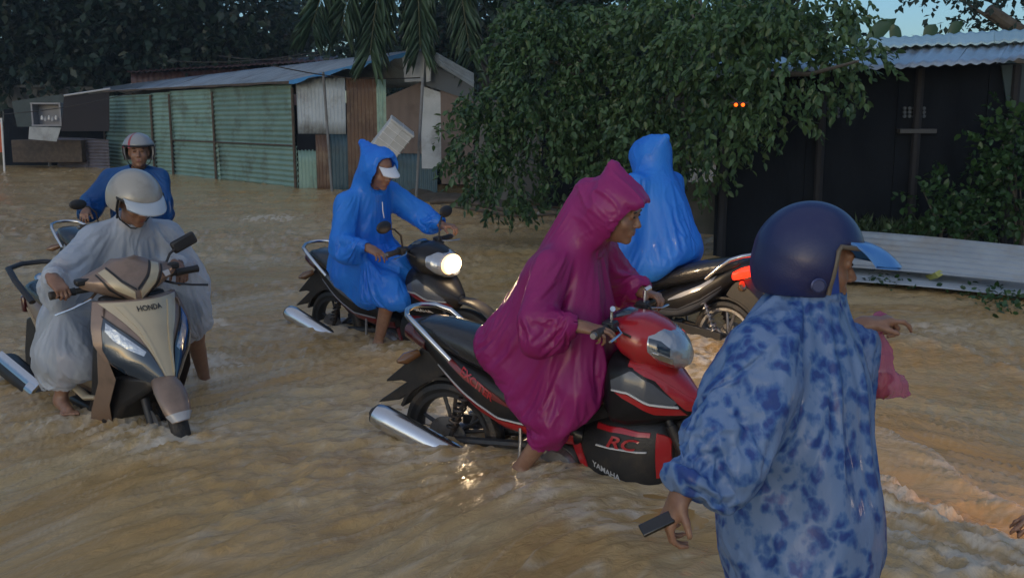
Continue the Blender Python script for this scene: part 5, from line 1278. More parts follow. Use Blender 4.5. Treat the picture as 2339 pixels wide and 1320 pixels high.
# ---------------------------------------------------------------- vegetation
def leafmat(name, c1, c2, rough=.42):
    m = bpy.data.materials.new(name); m.use_nodes = True; nt = m.node_tree; b = nt.nodes['Principled BSDF']; N = nt.nodes.new; L = nt.links.new
    g = N('ShaderNodeNewGeometry'); tc = N('ShaderNodeTexCoord'); nz = N('ShaderNodeTexNoise'); nz.inputs['Scale'].default_value = 1.3; L(tc.outputs['Object'], nz.inputs['Vector'])
    ad = N('ShaderNodeMath'); ad.operation = 'ADD'; L(g.outputs['Random Per Island'], ad.inputs[0]); L(nz.outputs['Fac'], ad.inputs[1])
    mr = N('ShaderNodeMapRange'); mr.inputs['From Min'].default_value = .35; mr.inputs['From Max'].default_value = 1.5; L(ad.outputs[0], mr.inputs['Value'])
    mx = N('ShaderNodeMixRGB'); mx.inputs['Color1'].default_value = (*c1, 1); mx.inputs['Color2'].default_value = (*c2, 1); L(mr.outputs[0], mx.inputs['Fac']); L(mx.outputs[0], b.inputs['Base Color'])
    b.inputs['Roughness'].default_value = rough; out = [n for n in nt.nodes if n.type == 'OUTPUT_MATERIAL'][0]
    tr = N('ShaderNodeBsdfTranslucent'); L(mx.outputs[0], tr.inputs['Color']); ms = N('ShaderNodeMixShader'); ms.inputs[0].default_value = .25; L(b.outputs[0], ms.inputs[1]); L(tr.outputs[0], ms.inputs[2]); L(ms.outputs[0], out.inputs['Surface'])
    return m
M_leaf = leafmat('wet_green_leaves', (.014, .045, .018), (.09, .17, .065), .42)
M_leaf2 = leafmat('dark_green_leaves', (.006, .020, .015), (.024, .052, .034), .5)
M_leaf3 = leafmat('bush_leaves', (.012, .04, .014), (.045, .11, .03), .42)
M_palm = leafmat('palm_leaflets', (.03, .07, .045), (.09, .15, .085), .4)
M_bark = mat('grey_bark', (.075, .065, .055), .8, col2=(.12, .11, .095), nscale=8, bump=.8, bscale=30)
LEAF = np.array([(0, 0, 0), (.28, .34, .05), (.68, .28, .02), (1, 0, -.10), (.68, -.28, .02), (.28, -.34, .05), (.45, 0, -.06)])
LEAFF = np.array([(0, 1, 6), (1, 2, 6), (2, 3, 6), (3, 4, 6), (4, 5, 6), (5, 0, 6)])
LEAF_S = np.array([(0, 0, 0), (.45, .30, .03), (1, 0, -.08), (.45, -.30, .03)]); LEAFF_S = np.array([(0, 1, 2), (0, 2, 3)])
def leaves(pos, dirs, size, rnd, simple=False, width=1.0, roll=.6):
    """arrays of leaf geometry: positions, pointing directions"""
    n = len(pos); L_, F_ = (LEAF_S, LEAFF_S) if simple else (LEAF, LEAFF)
    d = dirs / np.linalg.norm(dirs, axis=1)[:, None]; up = rnd.normal(size=(n, 3)) * roll + np.array([0, 0, 1.0]); s = np.cross(up, d); s /= np.linalg.norm(s, axis=1)[:, None] + 1e-9; u = np.cross(d, s)
    V = pos[:, None, :] + size[:, None, None] * (L_[None, :, 0:1] * d[:, None, :] + width * L_[None, :, 1:2] * s[:, None, :] + L_[None, :, 2:3] * u[:, None, :])
    F = (np.arange(n) * len(L_))[:, None, None] + F_[None]; return V.reshape(-1, 3), F.reshape(-1, 3)
def crown(clusters, per_m3, size, rnd, droop=.6, simple=False, twig=9, shell=.35, width=1.0):
    """clusters of (centre, radii): twigs start inside and carry leaves; returns positions and directions"""
    PP, DD = [], []
    for c, r in clusters:
        c = np.array(c); r = np.array(r, float) * np.ones(3); nt = max(3, int(per_m3 * r[0] * r[1] * r[2] * 4.2 / twig))
        q = rnd.normal(size=(nt, 3)); q /= np.linalg.norm(q, axis=1)[:, None]; rad = rnd.uniform(shell, 1, nt) ** .6; o = c + q * rad[:, None] * r
        o += np.stack([pnoise(o * 1.7 + 3), pnoise(o * 1.7 + 33), pnoise(o * 1.7 + 63)], 1) * r * .35
        td = q * r / r.max() + rnd.normal(size=(nt, 3)) * .35 - np.array([0, 0, droop]); td /= np.linalg.norm(td, axis=1)[:, None]; tl = size * 2.6
        for k in range(twig):
            t = (k + 1) / twig; p = o + td * tl * t - np.array([0, 0, 1]) * (t * t * tl * droop * .4); PP.append(p); sd_ = rnd.normal(size=(nt, 3)); DD.append(td * .8 + sd_ * .75 - np.array([0, 0, droop * .8]))
    return np.concatenate(PP), np.concatenate(DD)
def limb(g, pts, r0, r1, n=8): g.tube(pts, list(np.linspace(r0, r1, len(pts))), n)
def split_leaves(par, pos, dirs, size, rnd, m, loc, nsep=300, width=1.0, simple=False, near=None):
    """the largest-showing leaves are parts of their own, the rest one joined part"""
    sz = size * rnd.uniform(.5, 1.3, len(pos)); score = sz / np.linalg.norm(pos - np.array([0, 0, CAM_H]), axis=1)
    if near is not None: score = score * near(pos)
    idx = np.argsort(-score); sep, rest = idx[:nsep], idx[nsep:]
    V, F = leaves(pos[rest] - loc, dirs[rest], sz[rest], rnd, simple, width); o = link('foliage', mk_mesh('foliage', V, F), m, par, kind='stuff')
    if nsep:
        V, F = leaves(np.zeros((1, 3)), np.array([[1.0, 0, 0]]), np.array([1.0]), np.random.default_rng(1), False, width, 0); me = mk_mesh('leaf', V, F); me.materials.append(m)
        for i in sep:
            d = nrm(dirs[i]); u_ = nrm(rnd.normal(size=3) * .5 + np.array([0, 0, 1])); s_ = nrm(np.cross(u_, d)); u_ = np.cross(d, s_)
            M4 = Matrix([[*(np.array([d[k], s_[k], u_[k]]) * sz[i]), (pos[i] - loc)[k]] for k in range(3)] + [[0, 0, 0, 1]])
            q = bpy.data.objects.new('leaf', me); COL.objects.link(q); q.parent = par; q.matrix_basis = M4
rt = np.random.default_rng(5)
# --- the big leaning tree
def cl(u, v, y, ru, rv, ry=None): s = y / FPX; return (P(u, v, y), (ru * s, ry or (ru * s * .8), rv * s))
main = [cl(1120, 235, 12.6, 95, 60), cl(1100, 320, 12.3, 90, 70), cl(1080, 390, 12.2, 55, 65), cl(1160, 400, 12.5, 80, 65), cl(1250, 160, 12.4, 110, 90), cl(1260, 270, 12.2, 110, 80), cl(1390, 210, 12.4, 130, 110), cl(1350, 330, 12.2, 95, 80),
        cl(1310, 420, 12.1, 70, 65), cl(1180, 120, 12.6, 70, 50), cl(1300, 70, 12.8, 120, 60), cl(1440, 80, 12.6, 120, 80), cl(1530, 180, 11.8, 110, 90), cl(1500, 290, 11.6, 110, 60), cl(1420, 400, 12.0, 80, 55), cl(1500, 380, 11.8, 70, 50),
        cl(1640, 90, 10.4, 140, 90), cl(1780, 60, 10.2, 120, 75), cl(1690, 190, 10.2, 130, 70), cl(1820, 150, 9.9, 110, 70), cl(1930, 85, 9.9, 80, 60), cl(1955, 165, 9.8, 50, 40), cl(1760, 268, 9.8, 90, 35), cl(1620, 290, 10.4, 90, 50), cl(1580, 380, 10.9, 80, 50),
        cl(1880, 215, 9.8, 60, 35), cl(1140, 455, 12.1, 75, 25), cl(1230, 30, 13, 110, 40), cl(1560, 20, 11.5, 160, 50), cl(1850, 10, 10.4, 140, 35), cl(1700, 330, 10.3, 70, 25), cl(1990, 130, 9.7, 30, 30)]
tb = W(1500, 500, WL); tb = np.array((tb[0], 13.2, 0)); tree = empty('tree', tuple(tb), (0, 0, 0), 'big leafy tree leaning over the flood between the green shed and the dark house', 'tree')
pos, dirs = crown(main, 2800, .08, rt, droop=.75, twig=8, shell=.25)
orr = P(1689, 240, 9.3)
keep = ~((np.abs((pos[:, 0] / pos[:, 1]) - orr[0] / orr[1]) < .012) & (np.abs((pos[:, 2] - CAM_H) / pos[:, 1] - (orr[2] - CAM_H) / orr[1]) < .010) & (pos[:, 1] < 9.4)); pos, dirs = pos[keep], dirs[keep]
print('leaves', len(pos)); split_leaves(tree, pos, dirs, .09, rt, M_leaf, tb, 300, width=.74, near=lambda q: np.where(q[:, 0] < 1.2, 1.15, 1.0))
g = MB(); limb(g, [(0, 0, 0), (-.1, .05, .9), (-.05, .1, 1.9), (.1, .1, 2.8), (.1, .2, 4)], .17, .07, 12); g.obj('trunk', M_bark, tree)
br = [[(1490, 300), (1370, 290), (1240, 300), (1110, 290)], [(1500, 250), (1400, 190), (1300, 150), (1200, 130)], [(1500, 240), (1600, 180), (1720, 170), (1850, 170), (1960, 140)], [(1300, 180), (1350, 110), (1400, 60), (1440, 20)], [(1490, 330), (1400, 380), (1300, 400)], [(1500, 200), (1560, 100), (1640, 40)],
      [(1330, 100), (1395, 55), (1432, 15)], [(1240, 280), (1150, 340), (1080, 400)], [(1600, 200), (1700, 260), (1800, 280)]]
for b_ in br:
    g = MB(); limb(g, [P(u, v, 12.6 - max(0, u - 1480) * .0075) - tb for k, (u, v) in enumerate(b_)], .055, .012, 7); g.obj('branch', M_bark, tree)
# --- dark trees behind
def bigtree(label, clusters, base, dens, size, m=M_leaf2, simple=True, name='tree', nsep=0, droop=.3):
    t = empty(name, (base[0], base[1], 0), (0, 0, 0), label, 'tree', 'dark trees behind the sheds'); loc = np.array((base[0], base[1], 0.)); pos, dirs = crown(clusters, dens, size, rt, droop=droop, simple=simple, twig=6, shell=.45)
    V, F = leaves(pos - loc, dirs, size * rt.uniform(.6, 1.3, len(pos)), rt, simple); link('foliage', mk_mesh('foliage', V, F), m, t, kind='stuff')
    g = MB(); top = np.mean([c[0] for c in clusters], 0); limb(g, [(0, 0, 0), (.1, 0, top[2] * .5), tuple(top - loc)], .28, .12, 9); g.obj('trunk', M_bark, t)
    for c, r in clusters[:4]:
        g = MB(); limb(g, [(.05, 0, top[2] * .45), tuple((c - loc) * .6 + np.array((0, 0, top[2] * .2))), tuple(c - loc)], .1, .02, 6); g.obj('branch', M_bark, t)
    return t
bigtree('broad dark tree at the top left corner', [cl(60, 60, 38, 150, 90), cl(200, 40, 38, 140, 90), cl(120, 150, 38, 170, 50), cl(20, 150, 38, 100, 60), cl(300, 100, 38, 110, 70), cl(60, -40, 38, 200, 80)], (-17.5, 38.5), 62, .36)
bigtree('dark bushy tree rising behind the left half of the green shed', [cl(330, 30, 38, 120, 80), cl(420, 90, 38, 130, 60), cl(520, 40, 38, 130, 70), cl(250, 130, 38, 110, 45), cl(440, -20, 38, 160, 50), cl(400, 130, 38, 120, 40)], (-13, 38.6), 62, .36)
bigtree('dark tree with sky gaps behind the middle of the shed', [cl(610, 50, 38, 90, 60), cl(660, 100, 38, 90, 50), cl(700, 30, 38, 70, 45), cl(560, 110, 38, 90, 45), cl(740, 110, 38, 45, 30)], (-9.2, 38.4), 42, .34)
bigtree('tall dark tree behind the coconut fronds at top centre', [cl(900, 60, 31, 110, 90), cl(1010, 30, 31, 120, 80), cl(1110, 60, 31, 110, 90), cl(960, 130, 31, 90, 40), cl(1130, 150, 31, 80, 60), cl(840, 130, 31, 50, 50), cl(1220, 40, 31, 110, 90), cl(820, 20, 31, 40, 60)], (-2.2, 31), 90, .30)
bigtree('dark tree filling the space above and behind the big leaning tree', [cl(1330, 60, 19, 160, 110), cl(1500, 60, 19, 160, 110), cl(1660, 120, 19, 140, 90), cl(1400, 220, 18, 160, 110), cl(1580, 240, 18, 140, 80), cl(1780, 30, 19, 100, 60), cl(1250, 230, 18, 90, 100), cl(1860, 110, 18, 70, 50)], (2.2, 19), 260, .22)
bigtree('dark spreading tree at the top right corner above the cyan roof', [cl(2270, 20, 20, 90, 35), cl(2200, 85, 20, 60, 22), cl(2340, 60, 20, 70, 40), cl(2180, -10, 20, 80, 18), cl(2300, -40, 20, 150, 45)], (12.5, 20.3), 330, .15)
# far tree mass closing the view
far = []
for i in range(26):
    u = -150 + i * 75; 
    if 700 < u < 830: continue
    far.append(cl(u, 150 + 40 * math.sin(i * 2.2), 60, 75, 95)); 
for i in range(6): far.append(cl(1900 + i * 110, 190, 60, 90, 70))
pos, dirs = crown(far, 24, .6, rt, simple=True, twig=5, shell=.3); V, F = leaves(pos, dirs, .75 * rt.uniform(.6, 1.3, len(pos)), rt, True, 1.4); link('far_wood', mk_mesh('far_wood', V, F), M_leaf2, label='dark wood far behind the sheds', cat='wood', kind='stuff')
# --- coconut palm fronds
M_midrib = mat('palm_midrib', (.07, .075, .03), .6)
pp = P(1000, -330, 21); palm = empty('coconut_palm', (pp[0], 21.5, 0), (0, 0, 0), 'coconut palm whose fronds hang into the top of the picture above the shed', 'palm')
pl0 = np.array((pp[0], 21.5, 0.)); g = MB(); limb(g, [(1.2, .8, 0), (.9, .6, 2.5), (.2, .2, pp[2] - .3)], .16, .11, 10); g.obj('trunk', M_bark, palm)
for fi, fr_ in enumerate(([(1010, -300), (900, -150), (860, 0), (845, 125)], [(1010, -300), (970, -160), (955, -20), (960, 110)], [(1010, -300), (1040, -180), (1050, -40), (1075, 130)], [(1010, -300), (880, -260), (770, -120), (725, 20), (712, 60)], [(1010, -300), (1120, -200), (1170, -80), (1180, 60)], [(1010, -300), (1160, -240), (1260, -120), (1290, 10)], [(1010, -300), (900, -230), (815, -100), (780, 60)])):
    pts = np.array([P(u, v, 21 + .2 * ((fi * 7) % 3) - .3 * k) for k, (u, v) in enumerate(fr_)]); tt = np.linspace(0, len(pts) - 1, 26); cur = np.stack([np.interp(tt, range(len(pts)), pts[:, k]) for k in range(3)], 1)
    for _ in range(3): cur[1:-1] = (cur[:-2] + 2 * cur[1:-1] + cur[2:]) / 4
    g = MB(); g.tube(list(cur - pl0), list(np.linspace(.03, .006, 26)), 6); fo_ = g.obj('frond', M_midrib, palm)
    PP, DD, SS = [], [], []
    for t in np.linspace(.12, 1, 150):
        i = t * 25; k = min(24, int(i)); p_ = cur[k] + (cur[k + 1] - cur[k]) * (i - k); d = nrm(cur[k + 1] - cur[k]); side = nrm(np.cross(d, (0, 1, .3)))
        for s in (-1, 1):
            dd = nrm(side * s * .75 + d * .65 + np.array((0, rt.normal() * .3, -.75)) + rt.normal(size=3) * .14); L_ = (.85 - .35 * abs(t - .45)) * rt.uniform(.7, 1.15)
            PP.append(p_); DD.append(dd); SS.append(L_)
    V, F = leaves(np.array(PP) - pl0, np.array(DD), np.array(SS), rt, False, .06, .3); link('leaflets', mk_mesh('leaflets', V, F), M_palm, fo_, kind='stuff')
# --- banana plants behind the right roof
M_ban = leafmat('banana_leaf', (.02, .06, .035), (.05, .12, .06), .4)
ban = empty('banana_plant', (7.0, 17.5, 0), (0, 0, 0), 'banana plant whose broad leaves stick up behind the cyan roof', 'banana plant'); bl = np.array((7.0, 17.5, 0.))
for (x0, y0, x1, y1, w_) in ((1975, 95, 2048, 42, .13), (2052, 105, 2040, 52, .10), (2118, 85, 2138, 56, .12), (2168, 80, 2200, 48, .10), (1960, 100, 1940, 40, .12)):
    a, b = P(x0, y0 + 20, 17.2), P(x1, y1, 17.2); d = nrm(b - a); s_ = nrm(np.cross(d, (0, 1, 0))) * w_; rs = MB(); V = []
    for k in range(11):
        t = k / 10; c_ = a + (b - a) * t + np.array((0, 0, .12 * math.sin(math.pi * t))) + (d * 0); wk = math.sin(math.pi * min(1, .08 + t * .95)) ** .6
        V.append([c_ + s_ * wk + (0, .03, -.03), c_ + (0, 0, .0), c_ - s_ * wk + (0, .03, -.03), c_ - s_ * wk + (0, .036, -.034), c_ + (0, .012, -.01), c_ + s_ * wk + (0, .036, -.034)])
    rs.rings([[q - bl for q in r_] for r_ in V]); rs.obj('leaf', M_ban, ban)
g = MB(); limb(g, [(0, 0, 0), (.1, 0, 2.2), tuple(P(2000, 120, 17.3) - bl)], .14, .08, 9); g.obj('stem', mat('banana_stem', (.06, .08, .04), .6), ban)
# --- bushes at right, creeper on the bank
def bush(label, clusters, base, dens, size, nsep=0, m=M_leaf3):
    t = empty('bush', (base[0], base[1], .3), (0, 0, 0), label, 'bush', 'bushes behind the roofing sheets'); loc = np.array((base[0], base[1], .3)); pos, dirs = crown(clusters, dens, size, rt, droop=.1, twig=7, shell=.2); pos[:, 2] = np.maximum(pos[:, 2], WL + .02)
    split_leaves(t, pos, dirs, size, rt, m, loc, nsep)
    for k in range(5):
        c = clusters[k % len(clusters)][0]; g = MB(); limb(g, [(rt.uniform(-.15, .15), rt.uniform(-.1, .1), 0), tuple((c - loc) * .5 + (0, 0, .1)), tuple(c - loc)], .02, .006, 5); g.obj('stem', M_bark, t)
bush('tall dark bush at the right edge above the roofing sheets', [cl(2290, 330, 10.5, 60, 60), cl(2330, 430, 10.4, 80, 80), cl(2300, 270, 10.7, 40, 30), cl(2370, 330, 10.5, 60, 80)], (5.5, 10.6), 4300, .08, 120)
bush('low spreading bush behind the pale roofing sheets', [cl(2140, 480, 10.3, 60, 40), cl(2210, 440, 10.4, 70, 50), cl(2180, 520, 10.3, 100, 30), cl(2270, 500, 10.3, 80, 45), cl(2110, 440, 10.4, 40, 20)], (4.6, 10.4), 4600, .07, 120)
M_grass = leafmat('grass_blades', (.04, .075, .035), (.10, .16, .07), .5)
gp, gd, gs = [], [], []
for k in range(700):
    u = rt.uniform(1950, 2120); q = W(u, 545 + (u - 1950) * .08 + rt.uniform(-12, 8), .5); gp.append(q); gd.append((rt.normal() * .5, rt.normal() * .3 - .1, 1)); gs.append(rt.uniform(.08, .32))
V, F = leaves(np.array(gp), np.array(gd), np.array(gs), rt, False, .07, .5); link('grass', mk_mesh('grass', V, F), M_grass, kind='stuff', label='thin grass growing behind the roofing sheets', cat='grass')
pos = []; dirs_ = []
for cx, cy, r_, n_ in ((2035, 640, 55, 260), (1985, 628, 30, 90), (2290, 690, 50, 70), (2240, 670, 60, 60), (2300, 715, 40, 40)):
    for k in range(n_): pos.append(W(cx + rt.normal() * r_ * .55, cy + rt.normal() * r_ * .22, WL + .03) + (0, 0, rt.uniform(0, .06))); dirs_.append((rt.normal(), rt.normal(), rt.uniform(0, .9)))
V, F = leaves(np.array(pos), np.array(dirs_), rt.uniform(.03, .075, len(pos)), rt, False, .9, .8); link('creeper', mk_mesh('creeper', V, F), M_leaf3, kind='stuff', label='flooded green creeper along the foot of the roofing sheets', cat='weeds')
# ---------------------------------------------------------------- motorbikes and riders
POSE = {'mag': (.296, 4.453, -.523, .068), 'mid': (-.769, 7.03, -.667, .121), 'bak': (1.07, 7.4, 2.36, 0), 'lef': (-3.41, 8.42, -.74, .03), 'sco': (-2.189, 5.306, -.772, .018)}
PAL_R = dict(main=M_black, accent=M_red, stripe=M_white, graphic=M_dred, rim=M_dsteel, inset=M_grey, fender=M_red, cowl=M_red, front=1)
PAL_K = dict(main=M_black, accent=M_dred, stripe=M_silver, graphic=M_grey, rim=M_dsteel, inset=M_grey, fender=M_black, cowl=M_black, front=0, spine=M_black)
PAL_G = dict(main=M_black, accent=M_grey, stripe=M_grey, graphic=M_silver, rim=M_steel, inset=M_grey, fender=M_black, cowl=M_black, front=0, spine=M_black)
bike_red, st_red = motorbike('motorbike', POSE['mag'], 'red and black motorbike without mirrors, under the rider in magenta', PAL_R, mirrors=(False, False), sidetext='EXCITER', steer=.05)
bike_mid, st_mid = motorbike('motorbike', POSE['mid'], 'black motorbike with its headlight shining, under the rider with the white cap', PAL_K, lit=True, steer=.1)
bike_bak, st_bak = motorbike('motorbike', POSE['bak'], 'dark motorbike with a glowing red tail lamp heading away behind the magenta rider', PAL_G, tail_lit=True, plate=True, brand=False)
bike_lef, st_lef = motorbike('motorbike', POSE['lef'], 'black motorbike mostly hidden behind the scooter, only seat and mirror showing', PAL_G, mirrors=(True, False), brand=False)
scoot, st_sco = scooter(POSE['sco'], 'champagne gold and brown scooter facing the camera, under the rider in clear plastic')

def local(pose):
    x0, y0, yaw, lean = pose; M = np.array(Matrix.Rotation(yaw, 3, 'Z') @ Matrix.Rotation(lean, 3, 'X'))
    return (lambda p: np.array((x0, y0, 0.)) + M @ np.array(p, float)), (lambda v: M @ np.array(v, float))
def to_world(J, pose):
    pt, ve = local(pose); o = {}
    for k, v in J.items():
        if k == 'hand': o[k] = {s: {a: (tuple(ve(b)) if a in ('d', 'n', 'th') else b) for a, b in h.items()} for s, h in v.items()}
        elif k in ('f', 'u', 'tR', 'tL'): o[k] = tuple(ve(v))
        else: o[k] = tuple(pt(v))
    return o
def person(base, label):
    off = np.array(base, float); return empty('person', base, (0, 0, 0), label, 'person', None), off

# --- rider in magenta
pt, ve = local(POSE['mag'])
J = dict(pel=(-.26, 0, .85), che=(-.06, 0, 1.12), nk=(.09, .0, 1.29), hd=(.232, .0, 1.43), f=(.95, .06, -.27), u=(.25, 0, .96),
         sR=(.0, -.18, 1.215), sL=(.07, .18, 1.22), eR=(.0, -.36, 1.03), eL=(.12, .36, 1.05), wR=(.20, -.31, 1.0), wL=(.215, .31, 1.01),
         kR=(.13, -.20, .67), kL=(.14, .2, .66), aR=(-.13, -.27, .30), aL=(-.08, .28, .2), tR=(.8, -.45, -.1), tL=(1, .2, 0),
         hand=dict(R=dict(d=(.88, .10, -.12), n=(.12, -.15, .98), th=(0, 1, 0), curl=((12, 22, 18), (14, 24, 18), (34, 50, 40), (42, 55, 45)), thumb=(.45, .75, -.6), spread=.12),
                   L=dict(d=(.9, -.1, -.1), n=(.1, .1, .98), th=(0, -1, 0), curl=(38, 55, 40), thumb=(.4, .7, -.6))))
rider, off = person(pt((-.1, -.27, 0)), 'rider in a magenta hooded raincoat leaning over the red motorbike')
Jw = to_world(J, POSE['mag'])
body, g = build_body(rider, off, Jw, vox=.0052, hair=True)
def ex(sd):
    sd.cap(pt((-.26, 0, .90)), pt((-.02, 0, .98)), .18, .165, k=.08)
    sd.cap(pt((-.29, 0, .84)), pt((-.18, -.05, .78)), .15, .16, k=.06)
    sd.path([pt((-.14, -.14, .84)), pt((.0, -.2, .68)), pt((.02, -.215, .52))], [.15, .12, .085], k=.08, flat=(ve((0, 1, 0)), .8))
    sd.cap(pt((-.06, -.21, .50)), pt((.12, -.215, .49)), .06, .05, k=.05, flat=(ve((0, 1, 0)), .6))
    sd.cap(pt((-.2, -.18, .66)), pt((-.03, -.22, .52)), .09, .07, k=.06, flat=(ve((0, 1, 0)), .6))
    sd.path([pt((-.1, .12, .84)), pt((.14, .17, .70)), pt((.16, .19, .55))], [.15, .12, .07], k=.08, flat=(ve((0, 1, 0)), .8))
    sd.cap(pt((.08, 0, 1.1)), pt((.08, 0, .84)), .11, .12, k=.08)
    sd.cap(pt((.0, -.14, .92)), pt((.16, -.14, .78)), .10, .10, k=.08)
    sd.half(pt((0, 0, .475)), ve((-.12, 0, -1)))
    sd.ell(pt((.01, -.355, 1.0)), (.10, .085, .085), k=.05); sd.ell(pt((.10, -.335, .985)), (.085, .07, .075), k=.04)
fl = [(pt((-.3, 0, .9)), pt((-.1, 0, 1.15)), ve((.5, 0, -.85)), .085, .013), (pt((-.1, 0, 1.15)), pt((.08, 0, 1.3)), ve((.7, .2, .6)), .08, .009),
      (pt((-.12, -.2, .85)), pt((.02, -.24, .52)), ve((.75, 0, -.6)), .085, .015), (pt((-.2, -.2, .75)), pt((-.02, -.2, .6)), ve((.7, 0, -.7)), .07, .013), (pt((.1, -.1, 1.1)), pt((.1, -.1, .8)), ve((.15, 0, -1)), .075, .011),
      (pt((0, -.2, 1.2)), pt((0, -.37, 1.03)), ve((.7, 0, .5)), .06, .009), (pt((0, -.37, 1.03)), pt((.19, -.31, 1.0)), ve((.2, -.3, 1)), .042, .012),
      (pt((.2, 0, 1.4)), pt((.2, 0, 1.6)), ve((-.75, 0, .7)), .08, .012), (pt((.07, .2, 1.2)), pt((.12, .36, 1.05)), ve((.7, 0, .5)), .06, .009)]
l, f, u = frame(Jw['f'], Jw['u']); hd = np.array(Jw['hd'])
build_coat(rider, off, g, M_mag, R_=(.175, .175), sleeve=(.085, .082, .055), extra=ex, fields=fl, vox=.0115, peak=[(pt((.20, 0, 1.46)), pt((.215, 0, 1.628)), .115, .026), (hd - f * .05, pt((.04, 0, 1.32)), .10, .11), (pt((.10, 0, 1.50)), pt((-.03, 0, 1.30)), .075, .09), (pt((.225, 0, 1.60)), pt((.355, 0, 1.485)), .028, .022),
           (pt((.22, -.05, 1.53)), pt((.345, -.045, 1.475)), .05, .022), (pt((.22, .05, 1.53)), pt((.345, .045, 1.475)), .05, .022)],
           cut=(pt((.385, 0, 1.45)), pt((.135, 0, 1.255))), cav=(.085, .11, .115), cavoff=(.06, -.02), hoodr=(.112, .12, .12), seed=3,
           cloth=dict(hem=(pt((0, 0, .475)), ve((-.12, 0, -1))), solid=[(pt((-.8, 0, .78)), pt((-.3, 0, .70)), .09), (pt((-.3, 0, .68)), pt((0, 0, .62)), .09)]))

# --- rider in blue with the white cap
pt, ve = local(POSE['mid'])
J = dict(pel=(-.37, 0, .84), che=(-.24, 0, 1.15), nk=(-.14, 0, 1.345), hd=(-.04, 0, 1.485), f=(.88, -.12, -.42), u=(.35, 0, .93),
         sR=(-.22, -.185, 1.28), sL=(-.15, .185, 1.29), eR=(-.16, -.35, 1.06), eL=(-.0, .35, 1.13), wR=(.10, -.31, 1.01), wL=(.205, .315, 1.045),
         kR=(.16, -.20, .74), kL=(.16, .2, .74), aR=(.04, -.27, .33), aL=(.05, .28, .25), tR=(1, -.2, 0), tL=(1, .2, 0),
         hand=dict(R=dict(d=(.9, .0, -.3), n=(.3, -.15, .93), th=(0, 1, 0), curl=((20, 30, 20), (25, 35, 25), (40, 50, 40), (45, 55, 45)), thumb=(.45, .7, -.6)),
                   L=dict(d=(.95, .15, -.05), n=(.1, .1, .98), th=(0, -1, 0), curl=(30, 50, 40), thumb=(.4, .7, -.6))))
rider, off = person(pt((.0, -.27, 0)), 'rider in bright blue hooded raincoat and white cap on the bike with lit headlight')
Jw = to_world(J, POSE['mid']); body, g = build_body(rider, off, Jw, vox=.0065)
def ex(sd):
    sd.path([pt((-.30, -.12, .86)), pt((-.0, -.2, .78)), pt((.2, -.19, .74))], [.17, .14, .11], k=.08)
    sd.path([pt((-.30, .12, .86)), pt((.0, .2, .78)), pt((.2, .18, .74))], [.16, .13, .10], k=.08)
    sd.path([pt((-.2, -.19, .74)), pt((.04, -.235, .63))], [.12, .085], k=.06, flat=(ve((0, 1, 0)), .6))
    sd.cap(pt((-.15, -.2, .68)), pt((.0, -.22, .60)), .09, .07, k=.06, flat=(ve((0, 1, 0)), .6))
    sd.cap(pt((.03, 0, .92)), pt((.12, 0, .76)), .13, .11, k=.08)
    sd.half(pt((0.05, 0, .56)), ve((-.55, 0, -1)))
    sd.ell(pt((-.08, -.335, 1.02)), (.10, .08, .08), k=.05); sd.ell(pt((.09, .335, 1.07)), (.10, .07, .075), k=.05)
l, f, u = frame(Jw['f'], Jw['u']); hd = np.array(Jw['hd'])
build_coat(rider, off, g, M_blue, R_=(.19, .185), sleeve=(.088, .082, .05), extra=ex, vox=.012, peak=[(hd + u * .02 - f * .03, pt((-.185, 0, 1.67)), .118, .035), (hd - f * .05, pt((-.16, 0, 1.40)), .11, .115)],
           cut=(hd + f * .055 + u * .13, hd + f * .03 - u * .14), cav=(.085, .11, .12), cavoff=(.05, -.02), seed=11, amp=1.2,
           cloth=dict(hem=(pt((0.05, 0, .56)), ve((-.55, 0, -1))), solid=[(pt((-.8, 0, .78)), pt((-.3, 0, .70)), .09), (pt((-.3, 0, .68)), pt((0, 0, .62)), .09)]))
rs = []
for t in np.linspace(0, 1, 5):
    top = []; bot = []
    for a in np.linspace(-.95, .95, 13):
        q = hd + u * .062 + l * math.sin(a) * .082 + f * (math.cos(a) * .098 + .085 * t * math.cos(a) ** .5) - u * (.028 * t + .02 * (1 - math.cos(a)) * t); top.append(q + u * .003 - off); bot.append(q - u * .003 - off)
    rs.append(top + bot[::-1])
MB().rings(rs).obj('cap_peak', mat('white_cap', (.62, .65, .70), .5), rider)
tape = MB(); a_ = g['nk'] + f * .13 - u * .03 + l * .0; tape.tube([a_ - off, a_ + np.array((.004, -.01, -.06)) - off, a_ + np.array((.012, -.012, -.11)) - off], .004, 6); tape.obj('hood_cord', M_white, rider)

